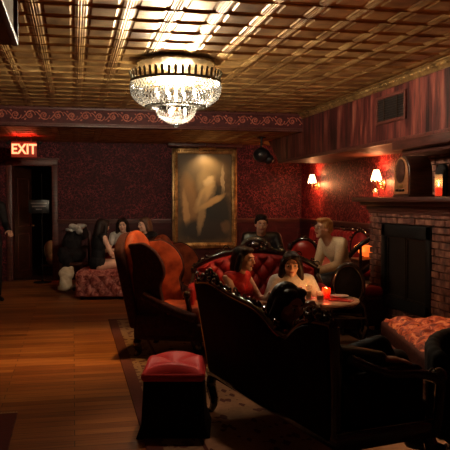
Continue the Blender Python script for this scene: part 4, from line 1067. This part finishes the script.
    # clothing
    if top:
        b = MB(); g = .013; torso(b, g)
        if top[1] != 0:
            for S in 'LR': arm(b, S, g + .004, 2 if top[1] == 1 else 0, .6)
        else: pass
        bmesh.ops.recalc_face_normals(b.bm, faces=b.bm.faces)
        o2 = b.build('top' if top[1] != 0 else 'vest', M[top[0]], t); remesh(o2, .011, 4)
        if top[1] == 0:   # sleeveless: bare shoulders
            pass
    if bottom:
        b = MB(); g = .016
        b.ball(D['pelvis'] + V(0, 0, -.01), (.170 + g, .125 + g, .115))
        for S in 'LR': leg(b, S, g, 2 if bottom[1] == 'long' else 1)
        o3 = b.build('trousers' if bottom[1] == 'long' else 'skirt', M[bottom[0]], t); remesh(o3, .012, 3)
    if shoes:
        for S in 'LR':
            an = D['an' + S]; b = MB(); b.cap(an + V(0, .03, -.045), an + V(0, -.06, -.05), .043, .042); b.cap(an + V(0, -.06, -.052), an + V(0, -.15, -.062), .042, .030); b.cone(an + V(0, .03, .03), an + V(0, .03, -.04), .042, .045)
            so = b.build('shoe', M[shoes], t); remesh(so, .011, 3)
    return t, D, H

def wl(loc, rz, p):
    x, y = p[0] - loc[0], p[1] - loc[1]; c, s_ = math.cos(-rz), math.sin(-rz)
    return (x * c - y * s_, x * s_ + y * c, p[2] - loc[2])

# woman in off-white sweater on the settee, facing camera
loc = (2.01, 6.31, 0.0); rz = -PSI + R(4)
figure('long-haired woman in an off-white sweater sitting on the red settee', loc, rz, dict(
    pelvis=(0, .0, .46), chest=(0, -.04, .67), neck=(-.01, -.07, .79), head=(-.02, -.12, .90), shL=(.16, -.05, .745), shR=(-.16, -.05, .745), elL=(.25, -.16, .54), elR=(-.25, -.15, .56),
    wrL=(.10, -.36, .60), wrR=(-.24, -.38, .66), hipL=(.085, 0, .44), hipR=(-.085, 0, .44), knL=(.10, -.30, .47), knR=(-.10, -.30, .47), anL=(.08, -.28, .09), anR=(-.10, -.28, .09)),
    'skin_pale', ('long', 'hair_dark'), ('white_knit', 1), ('black_top', 'long'), look=(-6, 8, 0))
# woman in red, facing right
loc = (1.45, 6.42, 0.0); rz = -PSI + R(52)
figure('woman in a sleeveless red top leaning towards her friend on the settee', loc, rz, dict(
    pelvis=(0, .0, .46), chest=(0, -.06, .70), neck=(0, -.10, .82), head=(.0, -.16, .95), shL=(.165, -.06, .77), shR=(-.165, -.08, .78), elL=(.22, -.18, .56), elR=(-.20, -.24, .55),
    wrL=(.10, -.38, .60), wrR=(-.08, -.44, .58), hipL=(.085, 0, .44), hipR=(-.085, 0, .44), knL=(.11, -.42, .48), knR=(-.11, -.40, .48), anL=(.11, -.42, .09), anR=(-.11, -.38, .09)),
    'skin_pale', ('bob', 'hair_dark'), ('red_top', 0), ('black_top', 'long'), look=(8, 5, 0))
# man in dark jacket behind
loc = (2.32, 8.52, 0.0); rz = -PSI - R(4)
figure('dark-haired man in a black jacket sitting behind the red settee', loc, rz, dict(
    pelvis=(0, 0, .55), chest=(0, -.02, .92), neck=(0, -.04, 1.06), head=(.0, -.09, 1.195), shL=(.19, -.01, 1.03), shR=(-.19, -.01, 1.03), elL=(.27, -.10, .76), elR=(-.25, -.16, .76),
    wrL=(.05, -.30, .86), wrR=(-.07, -.30, .90), knL=(.14, -.42, .52), knR=(-.14, -.42, .52)),
    'skin', ('short', 'hair_dark'), ('leather_black', 1), ('jeans', 'long'), look=(10, 6, 0), fem=False, handn={'R': ((.6, -.3, .2), (.2, .1, .9)), 'L': ((-.6, -.3, .2), (-.6, -.1, .7))})
# blonde person, profile left
loc = (3.02, 7.50, 0.0); rz = R(-74)
figure('person with ginger-blond hair in a cream sweater leaning forward to the left', loc, rz, dict(
    pelvis=(0, .02, .64), chest=(0, -.12, .93), neck=(0, -.22, 1.06), head=(0, -.30, 1.18), shL=(.17, -.16, 1.02), shR=(-.17, -.16, 1.02), elL=(.20, -.24, .78), elR=(-.20, -.22, .78),
    wrL=(.08, -.42, .72), wrR=(-.07, -.42, .72), hipL=(.09, 0, .61), hipR=(-.09, 0, .61), knL=(.11, -.38, .60), knR=(-.11, -.36, .60), anL=(.11, -.36, .09), anR=(-.11, -.34, .09)),
    'skin_pale', ('short', 'hair_blond'), ('cream_knit', 1), ('jeans', 'long'), look=(0, -2, 0), fem=False)
# dark woman on the foreground sofa
loc = (1.42, 3.92, 0.0); rz = R(50); w = lambda *p: wl(loc, rz, p)
figure('long-haired woman in black on the carved sofa, resting her chin on one hand', loc, rz, dict(
    pelvis=(0, 0, .50), chest=w(1.35, 3.91, .71), neck=w(1.28, 3.87, .80), head=w(1.20, 3.82, .90), shL=w(1.44, 4.00, .80), shR=w(1.34, 3.73, .79), elL=w(1.50, 3.88, .62), elR=w(1.33, 3.44, .70),
    wrL=w(1.36, 3.78, .80), wrR=w(1.52, 3.25, .70), hipL=(.085, 0, .48), hipR=(-.085, 0, .48), knL=w(1.85, 3.76, .56), knR=w(1.66, 3.60, .68), anL=w(1.95, 3.72, .13), anR=w(1.90, 3.85, .36)),
    'skin', ('long', 'hair_dark'), ('leather_black', 1), ('black_top', 'long'), look=(-25, 14, 0), handn={'R': ((0, 0, -1), wl((0, 0, 0), rz, (.95, -.05, -.08))), 'L': ((0, .2, .3), wl((0, 0, 0), rz, (-.3, -.1, .8)))}, curl=(50, 12))
# standing person at the left edge
loc = (-1.22, 10.85, 0.0); rz = R(30)
figure('standing person in black at the left edge, mostly outside the frame', loc, rz, dict(
    pelvis=(0, 0, .96), chest=(0, .0, 1.30), neck=(0, -.01, 1.48), head=(0, -.03, 1.64), shL=(.19, 0, 1.42), shR=(-.19, 0, 1.42), elL=(.26, .0, 1.14), elR=(-.26, 0, 1.14), wrL=(.22, -.20, 1.05), wrR=(-.20, -.2, 1.0),
    hipL=(.09, 0, .92), hipR=(-.09, 0, .92), knL=(.11, -.03, .50), knR=(-.11, -.02, .50), anL=(.13, .0, .09), anR=(-.12, .0, .09)),
    'skin', ('short', 'hair_dark'), ('black_top', 1), ('black_top', 'long'), fem=False)
# three women at the back left
loc = (.36, 10.88, 0.0); rz = R(112)
figure('long-haired woman in a black sleeveless top on the rose ottoman, back half turned', loc, rz, dict(
    pelvis=(0, 0, .53), chest=(0, -.03, .84), neck=(0, -.06, .98), head=(0, -.10, 1.09), shL=(.165, -.04, .93), shR=(-.165, -.04, .93), elL=(.20, -.16, .70), elR=(-.19, -.14, .68), wrL=(.06, -.36, .72), wrR=(-.05, -.36, .66),
    knL=(.10, -.42, .52), knR=(-.10, -.42, .52)),
    'skin_pale', ('long', 'hair_dark'), ('black_top', 0), None, look=(10, 6, 0))
loc = (.80, 11.55, 0.0); rz = R(-10)
figure('dark-haired woman in a grey top facing the camera behind the rose ottoman', loc, rz, dict(
    pelvis=(0, 0, .50), chest=(0, 0, .82), neck=(0, -.02, .97), head=(0, -.06, 1.09), shL=(.16, 0, .92), shR=(-.16, 0, .92), elL=(.22, -.10, .70), elR=(-.22, -.10, .70)),
    'skin_pale', ('wavy', 'hair_dark'), ('greycloth', 2), ('black_top', 'long'), look=(0, 5, 0))
loc = (1.18, 11.3, 0.0); rz = R(-55)
figure('brown-haired woman beside the top of the nearest wingback chair, facing left', loc, rz, dict(
    pelvis=(0, 0, .50), chest=(0, 0, .82), neck=(0, -.03, .98), head=(0, -.08, 1.10), shL=(.16, 0, .93), shR=(-.16, 0, .93)),
    'skin_pale', ('bob', 'hair_brown'), ('black_top', 1), ('red_top', 'long'), look=(-12, 5, 0))
# bench behind ottoman for the two women
bb = empty('low_sofa', (1.0, 11.65, 0), R(-8)); tag(bb, 'low dark red sofa behind the rose ottoman', 'sofa')
b = MB(); b.box((0, 0, .24), (1.3, .6, .32), bevel=.04, seg=3); b.build('base', M['velvet_dark'], bb, 50)
b = MB(); b.box((0, .27, .55), (1.3, .12, .5), bevel=.05, seg=3); b.build('backrest', M['red_uphol'], bb, 50)
for sx in (-1, 1):
    for sy in (-1, 1):
        b = MB(); b.cone((sx * .55, sy * .22, 0), (sx * .55, sy * .22, .09), .02, .03); b.build('leg', M['blackwood'], bb)

# ------------------------------------------------------------------ fill spots added under the ceiling without fixtures, and world
def spot(name, loc, target, e, colr, size, blend=.6, soft=.06):
    l = bpy.data.lights.new(name, 'SPOT'); l.energy = e; l.color = colr; l.spot_size = R(size); l.spot_blend = blend; l.shadow_soft_size = soft
    o = bpy.data.objects.new(name, l); col.objects.link(o); o.location = loc
    o.rotation_euler = (Vector(target) - Vector(loc)).to_track_quat('-Z', 'Y').to_euler(); return o
spot('chair_fill_spot', (3.1, 6.0, 2.80), (.95, 6.9, 0.8), 260, (1, .46, .19), 34, .8)  # added to warm the nearest wingback
spot('bench_fill_spot', (2.6, 5.2, 2.82), (2.75, 4.7, .4), 190, (1, .50, .24), 66, .8)  # added to brighten the bench top
spot('ottoman_fill_spot', (1.9, 10.1, 2.55), (.45, 11.0, .75), 45, (1, .5, .28), 42, .9)  # added fill for the women seated at the back left
spot('table_fill_spot', (2.9, 6.9, 2.82), (2.35, 6.1, .5), 45, (1, .62, .4), 60, .9)  # added fill aimed at the round table
spot('pouf_fill_spot', (.95, 5.0, 2.82), (.70, 4.55, .4), 60, (1, .6, .4), 34, .9)  # added to lift the red pouf top
spot('floor_fill_spot', (.45, 7.0, 2.82), (.0, 6.9, 0), 170, (1, .48, .14), 62, 1.0)  # added to make the bright patch on the floorboards
w = bpy.data.worlds.new('World'); sc.world = w; w.use_nodes = True
w.node_tree.nodes['Background'].inputs[0].default_value = (.04, .015, .01, 1); w.node_tree.nodes['Background'].inputs[1].default_value = .3

# ------------------------------------------------------------------ camera
cd = bpy.data.cameras.new('camera'); cam = bpy.data.objects.new('camera', cd); col.objects.link(cam)
cd.sensor_width = 36; cd.lens = 36 * 700 / 450; cam.location = (0, 0, 1.5); cam.rotation_euler = (R(90 - 2.05), 0, -PSI); cd.clip_start = .05
sc.camera = cam
sc.view_settings.view_transform = 'Standard'; sc.view_settings.look = 'None'; sc.view_settings.gamma = 1; sc.view_settings.use_curve_mapping = False
sc.view_settings.exposure = 0.0
sc.cycles.use_denoising = True
sc.cycles.max_bounces = 8
sc.cycles.sample_clamp_indirect = 6
sc.cycles.transparent_max_bounces = 24
